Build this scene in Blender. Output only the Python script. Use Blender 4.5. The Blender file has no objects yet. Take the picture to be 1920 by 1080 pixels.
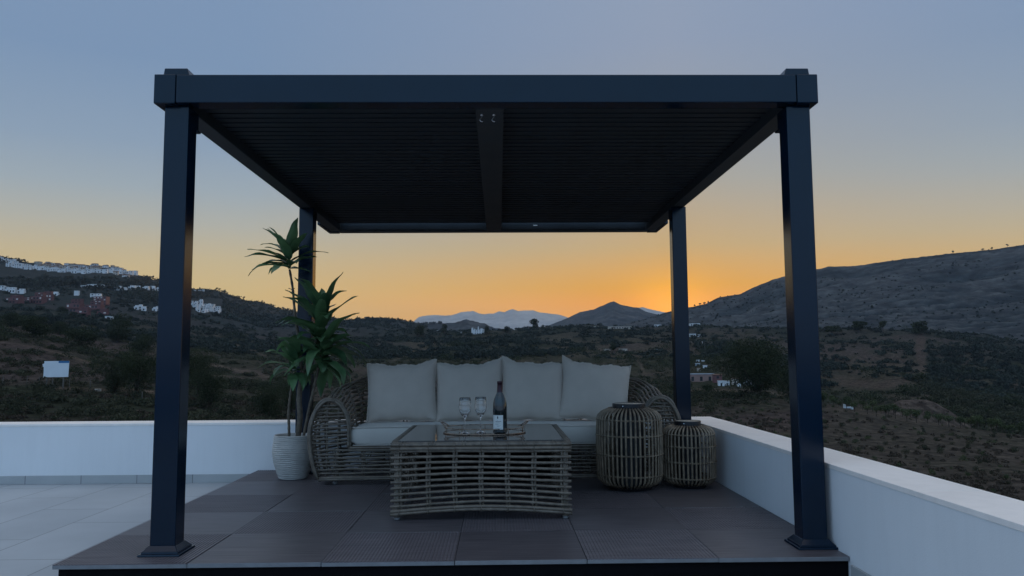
import bpy, math, random
import numpy as np
from mathutils import Vector, Matrix
R_ = math.radians
random.seed(7); rng = np.random.default_rng(7)
scene = bpy.context.scene
COL = scene.collection

# ------------------------------------------------------------------ camera
CAM = np.array([2.0054, 0.0, 0.9049]); FPX = 1463.7
YAW, PITCH, ROLL = .0171, .0908, -.0063
fw = np.array([math.sin(YAW)*math.cos(PITCH), math.cos(YAW)*math.cos(PITCH), math.sin(PITCH)])
rt0 = np.array([math.cos(YAW), -math.sin(YAW), 0.]); up0 = np.cross(rt0, fw)
rt = rt0*math.cos(ROLL)+up0*math.sin(ROLL); up = -rt0*math.sin(ROLL)+up0*math.cos(ROLL)
cam = bpy.data.objects.new('camera', bpy.data.cameras.new('camera')); COL.objects.link(cam)
M3 = Matrix((rt, up, -fw)).transposed()
cam.matrix_world = Matrix.Translation(Vector(CAM)) @ M3.to_4x4()
cam.data.sensor_width = 36; cam.data.lens = FPX/1920*36
cam.data.clip_start = .05; cam.data.clip_end = 90000
scene.camera = cam
scene.view_settings.view_transform = 'Standard'; scene.view_settings.look = 'None'
scene.view_settings.gamma = 1; scene.view_settings.exposure = 0.0

# ------------------------------------------------------------------ sky and sun
SUN_AZ = math.atan2((1262-936)/FPX, 1)      # to the right of +Y
SUN_EL = R_(2.6)
w = bpy.data.worlds.new('World'); scene.world = w; w.use_nodes = True
nt = w.node_tree; nt.nodes.clear()
def N(nt, t, **k):
    n = nt.nodes.new(t)
    for a, b in k.items(): setattr(n, a, b)
    return n
def L(nt, a, b): nt.links.new(a, b)
def ramp(nt, stops, fac=None, interp='LINEAR'):
    r = N(nt, 'ShaderNodeValToRGB'); r.color_ramp.interpolation = interp
    while len(r.color_ramp.elements) < len(stops): r.color_ramp.elements.new(.5)
    for e, (p, c) in zip(r.color_ramp.elements, stops):
        e.position = p; e.color = (*c, 1) if len(c) == 3 else c
    if fac is not None: L(nt, fac, r.inputs[0])
    return r
def mth(nt, op, a, b=None, clamp=False):
    m = N(nt, 'ShaderNodeMath', operation=op, use_clamp=clamp)
    for i, v in enumerate((a, b)):
        if v is None: continue
        if isinstance(v, (int, float)): m.inputs[i].default_value = v
        else: L(nt, v, m.inputs[i])
    return m.outputs[0]
def mix(nt, a, b, fac, mode='MIX'):
    m = N(nt, 'ShaderNodeMix', data_type='RGBA', blend_type=mode)
    for i, v in ((0, fac), (6, a), (7, b)):
        if isinstance(v, (int, float)): m.inputs[i].default_value = v
        elif isinstance(v, tuple): m.inputs[i].default_value = (*v, 1)
        else: L(nt, v, m.inputs[i])
    return m.outputs[2]
def srgb(r, g, b): return tuple(((c/255)/12.92 if c/255 <= .04045 else ((c/255+.055)/1.055)**2.4) for c in (r, g, b))
sky = N(nt, 'ShaderNodeTexSky', sky_type='NISHITA', sun_disc=False)
sky.sun_elevation = SUN_EL; sky.sun_rotation = SUN_AZ; sky.altitude = 200
sky.air_density = 1.0; sky.dust_density = 1.5; sky.ozone_density = 2.0
bgn = N(nt, 'ShaderNodeBackground'); bgn.inputs[1].default_value = .1
bgd = N(nt, 'ShaderNodeBackground'); bgd.inputs[1].default_value = 1
add = N(nt, 'ShaderNodeAddShader'); out = N(nt, 'ShaderNodeOutputWorld')
# dusk gradient: elevation bands, one set towards the sun and one away from it
tc = N(nt, 'ShaderNodeTexCoord'); nrm = N(nt, 'ShaderNodeVectorMath', operation='NORMALIZE'); L(nt, tc.outputs['Generated'], nrm.inputs[0])
sp = N(nt, 'ShaderNodeSeparateXYZ'); L(nt, nrm.outputs[0], sp.inputs[0])
el = mth(nt, 'MAXIMUM', sp.outputs[2], 0.0)
def dotdir(v):
    d = N(nt, 'ShaderNodeVectorMath', operation='DOT_PRODUCT'); L(nt, nrm.outputs[0], d.inputs[0]); d.inputs[1].default_value = v
    return d.outputs['Value']
sv = (math.sin(SUN_AZ)*math.cos(SUN_EL), math.cos(SUN_AZ)*math.cos(SUN_EL), math.sin(SUN_EL))
hz = N(nt, 'ShaderNodeVectorMath', operation='MULTIPLY'); L(nt, nrm.outputs[0], hz.inputs[0]); hz.inputs[1].default_value = (1, 1, 0)
hn = N(nt, 'ShaderNodeVectorMath', operation='NORMALIZE'); L(nt, hz.outputs[0], hn.inputs[0])
hd = N(nt, 'ShaderNodeVectorMath', operation='DOT_PRODUCT'); L(nt, hn.outputs[0], hd.inputs[0]); hd.inputs[1].default_value = (math.sin(SUN_AZ), math.cos(SUN_AZ), 0)
azd = mth(nt, 'DIVIDE', mth(nt, 'ARCCOSINE', mth(nt, 'MINIMUM', hd.outputs['Value'], .99999)), math.pi)   # 0 at the sun, 1 opposite
# elevation stops are sin(elevation)
near = ramp(nt, [(0, (1.1,.37,.0)), (.07, (1.02,.36,.0)), (.09, (.86,.37,.0)), (.14, (.58,.40,.175)), (.22, (.40,.39,.34)), (.30, (.32,.36,.42)), (.38, (.285,.35,.475)), (.5, (.28,.36,.5)), (.75, (.46,.5,.58)), (1, (.90,.84,.80))], el)
mid = ramp(nt, [(0, (.74,.52,.17)), (.077, (.72,.51,.19)), (.12, (.6,.49,.28)), (.16, (.46,.46,.40)), (.20, (.35,.42,.47)), (.25, (.27,.365,.485)), (.34, (.205,.31,.475)), (.5, (.21,.31,.48)), (.75, (.42,.48,.58)), (1, (.90,.84,.80))], el)
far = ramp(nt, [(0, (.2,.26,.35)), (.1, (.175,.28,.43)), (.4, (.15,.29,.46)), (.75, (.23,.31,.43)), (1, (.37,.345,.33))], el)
f1 = mth(nt, 'DIVIDE', azd, .17, True)
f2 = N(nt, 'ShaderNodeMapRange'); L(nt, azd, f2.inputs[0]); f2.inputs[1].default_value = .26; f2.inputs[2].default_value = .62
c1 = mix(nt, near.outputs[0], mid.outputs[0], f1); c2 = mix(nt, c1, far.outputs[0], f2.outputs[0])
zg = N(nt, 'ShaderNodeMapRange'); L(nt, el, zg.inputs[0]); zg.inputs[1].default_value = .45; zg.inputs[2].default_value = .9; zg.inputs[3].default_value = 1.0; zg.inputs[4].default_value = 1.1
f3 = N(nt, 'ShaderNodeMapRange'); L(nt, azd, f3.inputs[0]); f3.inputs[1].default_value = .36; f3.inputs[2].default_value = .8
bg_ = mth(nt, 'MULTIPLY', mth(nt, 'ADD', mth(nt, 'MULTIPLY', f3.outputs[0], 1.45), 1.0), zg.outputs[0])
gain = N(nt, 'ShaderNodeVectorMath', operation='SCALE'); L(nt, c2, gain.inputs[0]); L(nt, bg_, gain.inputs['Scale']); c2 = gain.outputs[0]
sd = mth(nt, 'MAXIMUM', dotdir(sv), 0.0)
glow = mth(nt, 'POWER', sd, 900.0); glow2 = mth(nt, 'POWER', sd, 60.0)
g1 = mix(nt, (0, 0, 0), (.5, .22, .0), glow); g2 = mix(nt, (0, 0, 0), (.05, .02, .0), glow2)
c3 = mix(nt, mix(nt, c2, g1, 1.0, 'ADD'), g2, 1.0, 'ADD')
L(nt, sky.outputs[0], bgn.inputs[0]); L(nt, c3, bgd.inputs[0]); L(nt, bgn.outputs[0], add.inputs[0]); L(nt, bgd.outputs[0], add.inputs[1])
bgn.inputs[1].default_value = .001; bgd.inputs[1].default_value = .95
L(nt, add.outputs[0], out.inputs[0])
sun = bpy.data.objects.new('sun', bpy.data.lights.new('sun', 'SUN')); COL.objects.link(sun)
sun.data.energy = 2.0; sun.data.angle = R_(.5); sun.data.color = (1, .62, .3)
sun.rotation_euler = Vector(sv).to_track_quat('Z', 'Y').to_euler()

# ------------------------------------------------------------------ materials
def mat(name, base, rough=.6, spec=.5, metal=0, noise=None, bump=None, detail=None, trans=0, ior=1.45, coat=0, obj=True, sheen=0):
    """noise=(scale, amount) varies the colour, bump=(scale, strength, dist)"""
    m = bpy.data.materials.new(name); m.use_nodes = True; t = m.node_tree; b = t.nodes['Principled BSDF']
    b.inputs['Base Color'].default_value = (*base, 1); b.inputs['Roughness'].default_value = rough
    b.inputs['Specular IOR Level'].default_value = spec; b.inputs['Metallic'].default_value = metal
    b.inputs['Transmission Weight'].default_value = trans; b.inputs['IOR'].default_value = ior; b.inputs['Coat Weight'].default_value = coat
    b.inputs['Sheen Weight'].default_value = sheen
    tcn = N(t, 'ShaderNodeTexCoord'); src = tcn.outputs['Object']
    if noise:
        n = N(t, 'ShaderNodeTexNoise'); n.inputs['Scale'].default_value = noise[0]; n.inputs['Detail'].default_value = 6; L(t, src, n.inputs[0])
        a = noise[1]; r = ramp(t, [(.3, tuple(c*(1-a) for c in base)), (.7, tuple(min(1, c*(1+a)) for c in base))], n.outputs[0])
        L(t, r.outputs[0], b.inputs['Base Color'])
        rr = N(t, 'ShaderNodeMapRange'); L(t, n.outputs[0], rr.inputs[0]); rr.inputs[3].default_value = max(.02, rough-.08); rr.inputs[4].default_value = min(1, rough+.08); L(t, rr.outputs[0], b.inputs['Roughness'])
    if bump:
        n2 = N(t, 'ShaderNodeTexNoise'); n2.inputs['Scale'].default_value = bump[0]; n2.inputs['Detail'].default_value = 5; L(t, src, n2.inputs[0])
        bp = N(t, 'ShaderNodeBump'); bp.inputs['Strength'].default_value = bump[1]; bp.inputs['Distance'].default_value = bump[2]; L(t, n2.outputs[0], bp.inputs['Height']); L(t, bp.outputs[0], b.inputs['Normal'])
    return m
M = {}
M['anthracite'] = mat('anthracite_paint', (.0, .009, .024), .15, .40, noise=(3, .12), bump=(400, .15, .001))
M['lifted_anthracite'] = mat('lifted_anthracite', (.040, .047, .053), .45, .4, noise=(5, .12))  # pergola anthracite made lighter; flare on the undersides put into the colour
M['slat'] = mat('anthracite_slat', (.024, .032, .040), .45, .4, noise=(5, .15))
M['render'] = mat('white_render', (.74, .75, .76), .85, .2, noise=(1.3, .035), bump=(160, .25, .002))
def walltex(m, amt=.10):
    t = m.node_tree; b = t.nodes['Principled BSDF']; src = b.inputs['Base Color'].links[0].from_socket
    tcn = N(t, 'ShaderNodeTexCoord'); mp = N(t, 'ShaderNodeMapping'); mp.inputs['Scale'].default_value = (5, 5, .5); L(t, tcn.outputs['Object'], mp.inputs[0])
    n = N(t, 'ShaderNodeTexNoise'); n.inputs['Scale'].default_value = 2.5; n.inputs['Detail'].default_value = 7; n.inputs['Roughness'].default_value = .65; L(t, mp.outputs[0], n.inputs[0])
    r = ramp(t, [(.38, (1-amt,)*3), (.56, (1, 1, 1))], n.outputs[0]); L(t, mix(t, src, r.outputs[0], 1.0, 'MULTIPLY'), b.inputs['Base Color'])
walltex(M['render'], .025)
M['coping'] = mat('coping_paint', (.88, .82, .77), .5, .5, noise=(2.5, .05), bump=(90, .2, .002))
walltex(M['coping'], .05)
M['wicker'] = mat('wicker', (.142, .116, .09), .38, .5, noise=(30, .35), bump=(250, .3, .002))
M['wicker_dark'] = mat('wicker_brown', (.19, .145, .10), .42, .5, noise=(25, .4), bump=(250, .3, .002))
M['linen'] = mat('linen', (.50, .43, .37), .9, .15, noise=(9, .05), bump=(500, .35, .001), sheen=.2)
M['cushion'] = mat('seat_fabric', (.52, .48, .43), .9, .15, noise=(6, .04), bump=(500, .3, .001), sheen=.2)
M['glass'] = mat('clear_glass', (1, 1, 1), .02, .5, trans=1, ior=1.5)
M['table_glass'] = mat('smoked_glass', (.045, .045, .045), .06, .5, coat=.3)
M['bottle'] = mat('bottle_glass', (.006, .012, .014), .06, .6, coat=.5)
M['foil'] = mat('foil', (.035, .012, .02), .3, .5, metal=.3)
M['paper'] = mat('label_paper', (.62, .64, .62), .7, .3)
M['ink'] = mat('label_ink', (.05, .05, .06), .7, .2)
M['brass'] = mat('antique_metal', (.32, .23, .17), .28, .5, metal=1, noise=(20, .2))
M['mirror'] = mat('tray_mirror', (.45, .42, .40), .06, .5, metal=1)
M['pot'] = mat('pot_ceramic', (.44, .42, .39), .75, .25, noise=(12, .12))
M['soil'] = mat('soil', (.03, .022, .016), .95, .1, noise=(40, .4), bump=(60, .6, .01))
M['stem'] = mat('plant_stem', (.13, .105, .08), .75, .25, noise=(30, .35), bump=(60, .5, .004))
M['tile_edge'] = mat('tile_edge', (.19, .195, .205), .6, .3, noise=(20, .1))
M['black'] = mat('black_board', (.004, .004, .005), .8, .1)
M['lid'] = mat('lid_metal', (.02, .022, .026), .35, .5, metal=.2)
M['lidtop'] = mat('lid_top', (.42, .36, .28), .5, .4, noise=(14, .15))
M['foot'] = mat('foot_plastic', (.18, .18, .18), .5, .4)
M['chrome'] = mat('chrome', (.6, .6, .6), .2, .5, metal=1)
M['bark'] = mat('bark', (.07, .055, .045), .9, .15, noise=(2, .3))
M['white_wall'] = mat('white_wall', (.62, .64, .66), .9, .2, noise=(.3, .06))
M['cream_wall'] = mat('cream_wall', (.42, .37, .32), .9, .2, noise=(.3, .1))
M['pink_wall'] = mat('pink_wall', (.26, .17, .15), .9, .2, noise=(.3, .12))
M['red_wall'] = mat('red_wall', (.15, .075, .075), .9, .2, noise=(.3, .12))
M['tile_roof'] = mat('clay_roof', (.13, .08, .06), .85, .2, noise=(.6, .25))
M['grey_roof'] = mat('grey_roof', (.30, .36, .42), .7, .3, noise=(.6, .15))
M['win'] = mat('window_dark', (.02, .025, .03), .25, .5)
M['win_reflection'] = mat('window_reflection', (.55, .52, .50), .3, .5)  # pale base colour painted in for bright reflections on the panes
M['billboard'] = mat('billboard_sheet', (.66, .70, .74), .6, .3, noise=(.8, .05))
M['blue'] = mat('billboard_blue', (.02, .14, .32), .6, .3)
M['post_wood'] = mat('fence_wood', (.12, .11, .10), .85, .2, noise=(4, .2))

GK = .62
def leafmat(name, a, b, sc, rough=.6, spec=.3):
    m = bpy.data.materials.new(name); m.use_nodes = True; t = m.node_tree; bs = t.nodes['Principled BSDF']
    g = N(t, 'ShaderNodeNewGeometry'); n = N(t, 'ShaderNodeTexNoise'); n.inputs['Scale'].default_value = sc; n.inputs['Detail'].default_value = 3
    L(t, g.outputs['Position'], n.inputs[0])
    v = mth(t, 'ADD', mth(t, 'MULTIPLY', n.outputs[0], .9), mth(t, 'MULTIPLY', g.outputs['Random Per Island'], .35))
    r = ramp(t, [(.35, tuple(q*GK for q in a)), (.85, tuple(q*GK for q in b))], v); L(t, r.outputs[0], bs.inputs['Base Color'])
    bs.inputs['Roughness'].default_value = rough; bs.inputs['Specular IOR Level'].default_value = spec
    tr = N(t, 'ShaderNodeBsdfTranslucent'); L(t, r.outputs[0], tr.inputs[0])
    mx = N(t, 'ShaderNodeMixShader'); mx.inputs[0].default_value = .22
    L(t, bs.outputs[0], mx.inputs[1]); L(t, tr.outputs[0], mx.inputs[2]); L(t, mx.outputs[0], t.nodes['Material Output'].inputs[0])
    return m
M['scrub'] = leafmat('scrub_leaves', (.018, .028, .020), (.105, .11, .066), .045, .8, .1)
M['scrub_far'] = leafmat('scrub_far_leaves', (.020, .032, .030), (.062, .084, .070), .012, .8, .1)  # distance haze put into the leaf colour as a blue cast
M['tree'] = leafmat('tree_leaves', (.016, .027, .015), (.06, .08, .036), .15, .75, .15)
M['citrus'] = leafmat('orchard_leaves', (.03, .052, .02), (.10, .135, .05), .2, .6, .3)
M['drygrass'] = leafmat('dry_scrub', (.06, .048, .04), (.13, .108, .082), .1, .9, .1)
def plantleaf():
    m = leafmat('dracaena_leaf', (.035, .085, .04), (.13, .25, .11), 6, .36, .5); return m
GK = 1.0; M['leaf'] = plantleaf()
M['leaf_edge'] = mat('leaf_tip', (.06, .03, .05), .5, .4)

def deckmat(name, kf):
    m = bpy.data.materials.new(name); m.use_nodes = True; t = m.node_tree; b = t.nodes['Principled BSDF']
    g = N(t, 'ShaderNodeTexCoord'); oi = N(t, 'ShaderNodeObjectInfo')
    mp = N(t, 'ShaderNodeMapping'); L(t, g.outputs['Object'], mp.inputs[0]); mp.inputs['Scale'].default_value = (1.2, 22, 1)
    off = N(t, 'ShaderNodeCombineXYZ'); L(t, mth(t, 'MULTIPLY', oi.outputs['Random'], 40), off.inputs[0]); L(t, off.outputs[0], mp.inputs['Location'])
    n = N(t, 'ShaderNodeTexNoise'); n.inputs['Scale'].default_value = 3; n.inputs['Detail'].default_value = 8; n.inputs['Distortion'].default_value = .6; L(t, mp.outputs[0], n.inputs[0])
    r = ramp(t, [(.3, (.062*kf, .055*kf, .062*kf)), (.5, (.094*kf, .083*kf, .091*kf)), (.72, (.132*kf, .116*kf, .122*kf))], n.outputs[0])
    hsv = N(t, 'ShaderNodeHueSaturation'); L(t, r.outputs[0], hsv.inputs['Color'])
    L(t, mth(t, 'ADD', mth(t, 'MULTIPLY', oi.outputs['Random'], .08), .96), hsv.inputs['Value']); L(t, hsv.outputs[0], b.inputs['Base Color'])
    b.inputs['Roughness'].default_value = .42; b.inputs['Specular IOR Level'].default_value = .4
    bp = N(t, 'ShaderNodeBump'); bp.inputs['Strength'].default_value = .3; bp.inputs['Distance'].default_value = .001; L(t, n.outputs[0], bp.inputs['Height']); L(t, bp.outputs[0], b.inputs['Normal'])
    return m
M['deck'] = deckmat('deck_smooth_tile', .95); M['deck_rib'] = deckmat('deck_ribbed_tile', 1.28)
def floormat(name, c1, c2, mortar, bw, rh, rough, offx=0, offy=0, rot=0, off=.5):
    m = bpy.data.materials.new(name); m.use_nodes = True; t = m.node_tree; b = t.nodes['Principled BSDF']
    g = N(t, 'ShaderNodeTexCoord'); mp = N(t, 'ShaderNodeMapping'); L(t, g.outputs['Object'], mp.inputs[0])
    mp.inputs['Location'].default_value = (offx, offy, 0); mp.inputs['Rotation'].default_value = (0, 0, rot)
    br = N(t, 'ShaderNodeTexBrick'); L(t, mp.outputs[0], br.inputs[0]); br.inputs['Scale'].default_value = 1
    br.inputs['Brick Width'].default_value = bw; br.inputs['Row Height'].default_value = rh; br.inputs['Mortar Size'].default_value = .0034; br.inputs['Mortar Smooth'].default_value = .2
    br.inputs['Color1'].default_value = (*c1, 1); br.inputs['Color2'].default_value = (*c2, 1); br.inputs['Mortar'].default_value = (*mortar, 1); br.offset = off
    n = N(t, 'ShaderNodeTexNoise'); n.inputs['Scale'].default_value = 2.2; n.inputs['Detail'].default_value = 9; L(t, g.outputs['Object'], n.inputs[0])
    r = ramp(t, [(.3, (.88, .88, .88)), (.7, (1.08, 1.08, 1.08))], n.outputs[0])
    L(t, mix(t, br.outputs[0], r.outputs[0], 1.0, 'MULTIPLY'), b.inputs['Base Color'])
    rr = N(t, 'ShaderNodeMapRange'); L(t, n.outputs[0], rr.inputs[0]); rr.inputs[3].default_value = rough-.12; rr.inputs[4].default_value = rough+.12; L(t, rr.outputs[0], b.inputs['Roughness'])
    bp = N(t, 'ShaderNodeBump'); bp.inputs['Strength'].default_value = .5; bp.inputs['Distance'].default_value = .002; bp.invert = True; L(t, br.outputs['Fac'], bp.inputs['Height']); L(t, bp.outputs[0], b.inputs['Normal'])
    return m
M['floor'] = floormat('terrace_tile', (.40, .43, .455), (.36, .39, .415), (.15, .16, .17), .915, .447, .5, offx=.02, offy=-.223, rot=math.pi/2)
M['skirt'] = floormat('skirting_tile', (.40, .41, .41), (.37, .38, .38), (.17, .17, .18), .457, 5, .5, offx=-.18, offy=2.5, off=0)

# ------------------------------------------------------------------ mesh helpers
class MB:
    def __init__(s): s.v = []; s.f = []; s.m = []
    def add(s, vs, fs, mi=0):
        o = len(s.v); s.v += [tuple(map(float, p)) for p in vs]; s.f += [tuple(i+o for i in f) for f in fs]; s.m += [mi]*len(fs)
        return s
    def box(s, x0, x1, y0, y1, z0, z1, mi=0):
        return s.add([(x0,y0,z0),(x1,y0,z0),(x1,y1,z0),(x0,y1,z0),(x0,y0,z1),(x1,y0,z1),(x1,y1,z1),(x0,y1,z1)],
              [(0,3,2,1),(4,5,6,7),(0,1,5,4),(1,2,6,5),(2,3,7,6),(3,0,4,7)], mi)
    def frustum(s, b, t, z0, z1, mi=0):
        return s.add([(b[0],b[2],z0),(b[1],b[2],z0),(b[1],b[3],z0),(b[0],b[3],z0),(t[0],t[2],z1),(t[1],t[2],z1),(t[1],t[3],z1),(t[0],t[3],z1)],
              [(0,3,2,1),(4,5,6,7),(0,1,5,4),(1,2,6,5),(2,3,7,6),(3,0,4,7)], mi)
    def tube(s, pts, r, n=6, closed=False, mi=0, cap=True):
        P = np.array(pts, float); K = len(P)
        rr = np.full(K, r) if np.isscalar(r) else np.array(r, float)
        T = np.roll(P, -1, 0)-np.roll(P, 1, 0)
        if not closed: T[0] = P[1]-P[0]; T[-1] = P[-1]-P[-2]
        T /= np.linalg.norm(T, axis=1)[:, None]+1e-12
        a = np.array([0, 0, 1.]) if abs(T[0][2]) < .9 else np.array([1., 0, 0])
        u = np.cross(T[0], a); u /= np.linalg.norm(u); vs = []
        for i in range(K):
            u = u-T[i]*(u@T[i]); u /= np.linalg.norm(u)+1e-12; v = np.cross(T[i], u)
            for k in range(n):
                an = 2*math.pi*k/n; vs.append(P[i]+rr[i]*(u*math.cos(an)+v*math.sin(an)))
        fs = []
        for i in range(K if closed else K-1):
            j = (i+1) % K
            for k in range(n): fs.append((i*n+k, i*n+(k+1) % n, j*n+(k+1) % n, j*n+k))
        if cap and not closed: fs.append(tuple(range(n-1, -1, -1))); fs.append(tuple((K-1)*n+k for k in range(n)))
        return s.add(vs, fs, mi)
    def lathe(s, prof, n=32, cx=0, cy=0, z0=0, mi=0, wob=None):
        vs = []; fs = []; K = len(prof)
        for i, (r, z) in enumerate(prof):
            for k in range(n):
                a = 2*math.pi*k/n; q = r+(wob(a, z) if wob else 0); vs.append((cx+q*math.cos(a), cy+q*math.sin(a), z0+z))
        for i in range(K-1):
            for k in range(n): fs.append((i*n+k, i*n+(k+1) % n, (i+1)*n+(k+1) % n, (i+1)*n+k))
        return s.add(vs, fs, mi)
    def obj(s, name, mats, parent=None, smooth=False, bevel=0, origin=None):
        return mkobj(name, s.v, s.f, mats, parent, smooth, bevel, s.m, origin)
def wloc(p):
    v = Vector((0, 0, 0))
    while p is not None: v += p.location; p = p.parent
    return v
def mkobj(name, vs, fs, mats, parent=None, smooth=False, bevel=0, mi=None, origin=None):
    if not isinstance(mats, (list, tuple)): mats = [mats]
    o0 = wloc(parent) if parent is not None else Vector((0, 0, 0))
    loc = Vector(origin)-o0 if origin is not None else Vector((0, 0, 0))
    sh = np.array(o0+loc)
    V = np.asarray(vs, float)-sh
    me = bpy.data.meshes.new(name)
    if isinstance(fs, np.ndarray):
        k = fs.shape[1]
        me.vertices.add(len(V)); me.vertices.foreach_set('co', V.ravel())
        me.loops.add(fs.size); me.loops.foreach_set('vertex_index', fs.ravel().astype(np.int32))
        me.polygons.add(len(fs)); me.polygons.foreach_set('loop_start', np.arange(0, fs.size, k, dtype=np.int32)); me.polygons.foreach_set('loop_total', np.full(len(fs), k, dtype=np.int32))
        me.update(calc_edges=True); me.validate()
    else: me.from_pydata(V.tolist(), [], fs); me.update()
    for m in mats: me.materials.append(m)
    if mi is not None and len(mats) > 1: me.polygons.foreach_set('material_index', np.array(mi, dtype=np.int32))
    if smooth: me.polygons.foreach_set('use_smooth', np.ones(len(me.polygons), dtype=bool))
    o = bpy.data.objects.new(name, me); COL.objects.link(o); o.parent = parent; o.location = loc
    if bevel:
        b = o.modifiers.new('bevel', 'BEVEL'); b.width = bevel; b.segments = 2; b.limit_method = 'ANGLE'
    return o
def tag(o, label=None, cat=None, group=None, kind=None):
    if label: o['label'] = label
    if cat: o['category'] = cat
    if group: o['group'] = group
    if kind: o['kind'] = kind
    return o
def empty(name, loc, label, cat, group=None):
    o = bpy.data.objects.new(name, None); COL.objects.link(o); o.location = loc; o.empty_display_size = .1
    return tag(o, label, cat, group)
def copy_tree(o, parent=None):
    c = o.copy(); COL.objects.link(c); c.parent = parent
    for ch in list(o.children): copy_tree(ch, c)
    return c

# noise in numpy
def _h(ix, iy, s): 
    n = (ix.astype(np.int64)*374761393+iy.astype(np.int64)*668265263+s*974634777) & 0xffffffff
    n = ((n ^ (n >> 13))*1274126177) & 0xffffffff
    return ((n ^ (n >> 16)) & 0xffff)/65535.0
def vn(x, y, s=0):
    x = np.asarray(x, float); y = np.asarray(y, float); ix = np.floor(x); iy = np.floor(y); fx = x-ix; fy = y-iy
    fx = fx*fx*(3-2*fx); fy = fy*fy*(3-2*fy)
    a = _h(ix, iy, s); b = _h(ix+1, iy, s); c = _h(ix, iy+1, s); d = _h(ix+1, iy+1, s)
    return (a*(1-fx)+b*fx)*(1-fy)+(c*(1-fx)+d*fx)*fy
def fbm(x, y, oct=5, s=0):
    t = 0; a = .5
    for i in range(oct): t = t+a*(vn(x*2**i, y*2**i, s+i)-.5)*2; a *= .5
    return t

# ------------------------------------------------------------------ terrain
def ray(x, y): return rt*(x-960)/FPX-up*(y-540)/FPX+fw
def dirpx(x, y):
    d = ray(x, y); h = math.hypot(d[0], d[1]); return math.atan2(d[0], d[1]), d[2]/h
HOR = [dirpx(x, 673)[0] for x in (-400, 2400)]
XS = np.array([-500, 0, 100, 200, 300, 400, 500, 600, 700, 800, 900, 1000, 1100, 1200, 1300, 1400, 1500, 1600, 1700, 1800, 1920, 2400], float)
TAB = [ # radius, picture height of the ground at each column of XS
 (8,   [1850]*22),
 (30,  [1060]*22),
 (70,  [835,835,835,833,833,835,838,850,858,860,868,880,885,890,895,900,908,918,930,938,945,960]),
 (110, [772,775,775,776,778,782,786,790,795,800,805,810,815,820,825,832,838,845,852,862,872,890]),
 (150, [730,733,733,735,738,742,748,755,760,765,775,785,785,785,785,780,780,792,806,820,836,860]),
 (190, [684,688,694,708,720,722,728,735,742,745,748,750,752,752,752,748,758,773,787,800,812,840]),
 (215, [668,672,682,698,712,714,718,724,732,736,740,742,744,744,742,742,775,795,805,815,828,850]),
 (260, [640,645,660,684,700,702,705,708,718,722,726,730,732,732,728,728,795,815,812,825,838,860]),
 (330, [622,625,636,662,680,684,688,690,698,700,702,705,706,708,706,706,775,790,775,800,815,840]),
 (450, [598,604,616,640,652,660,668,670,674,672,672,674,674,675,672,674,725,725,715,740,755,780]),
 (600, [588,590,598,612,622,636,650,652,652,652,650,650,648,648,645,648,668,668,662,690,705,730]),
 (760, [574,577,582,590,604,620,633,634,634,636,636,630,626,626,624,630,638,635,632,645,665,690]),
 (920, [556,560,562,566,580,606,620,620,614,622,624,615,614,616,612,618,620,620,620,625,645,670]),
 (1150,[524,528,530,532,546,580,604,612,610,640,645,640,640,640,640,640,640,640,640,640,660,690]),
 (1500,None)]
SL = np.array([(-500,455),(-100,470),(0,480),(25,486),(45,492),(80,496),(130,497),(180,497),(205,500),(225,506),(245,514),(275,523),(300,530),(330,537),(358,543),(400,545),(420,549),(440,556),(462,564),(480,566),(510,573),(530,581),(560,588),(600,595),(640,600),(665,598),(680,597),(712,597),(740,600),(777,604),(800,612),(830,640),(1300,650),(2400,660)], float)
TR = np.log(np.array([t[0] for t in TAB]))
def smoothrow(xs):
    rows = []
    for r, ys in TAB:
        base = np.interp(xs, XS, ys) if ys is not None else np.interp(xs, SL[:, 0], SL[:, 1])
        rows.append(base)
    return np.array(rows)
def y2t(x, y):          # tangent of the elevation seen at column x, row y
    x, y = np.broadcast_arrays(np.asarray(x, float), np.asarray(y, float))
    d = rt*((x[..., None]-960)/FPX)-up*((y[..., None]-540)/FPX)+fw
    return d[..., 2]/np.hypot(d[..., 0], d[..., 1])
def x2theta(x, y=615.):
    x, y = np.broadcast_arrays(np.asarray(x, float), np.asarray(y, float))
    d = rt*((x[..., None]-960)/FPX)-up*((y[..., None]-540)/FPX)+fw
    return np.arctan2(d[..., 0], d[..., 1])
_tx = np.linspace(-1600, 3500, 600); _tt = x2theta(_tx)
def theta2x(th): return np.interp(th, _tt, _tx)
def pxs(X, Y): return ((X-CAM[0])*fw[0]+Y*fw[1])/FPX      # metres per picture unit at a ground point
def rowof(X, Y, Z):
    dx, dz = X-CAM[0], Z-CAM[2]; q = dx*fw[0]+Y*fw[1]+dz*fw[2]
    return 540-FPX*(dx*up[0]+Y*up[1]+dz*up[2])/q
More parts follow.
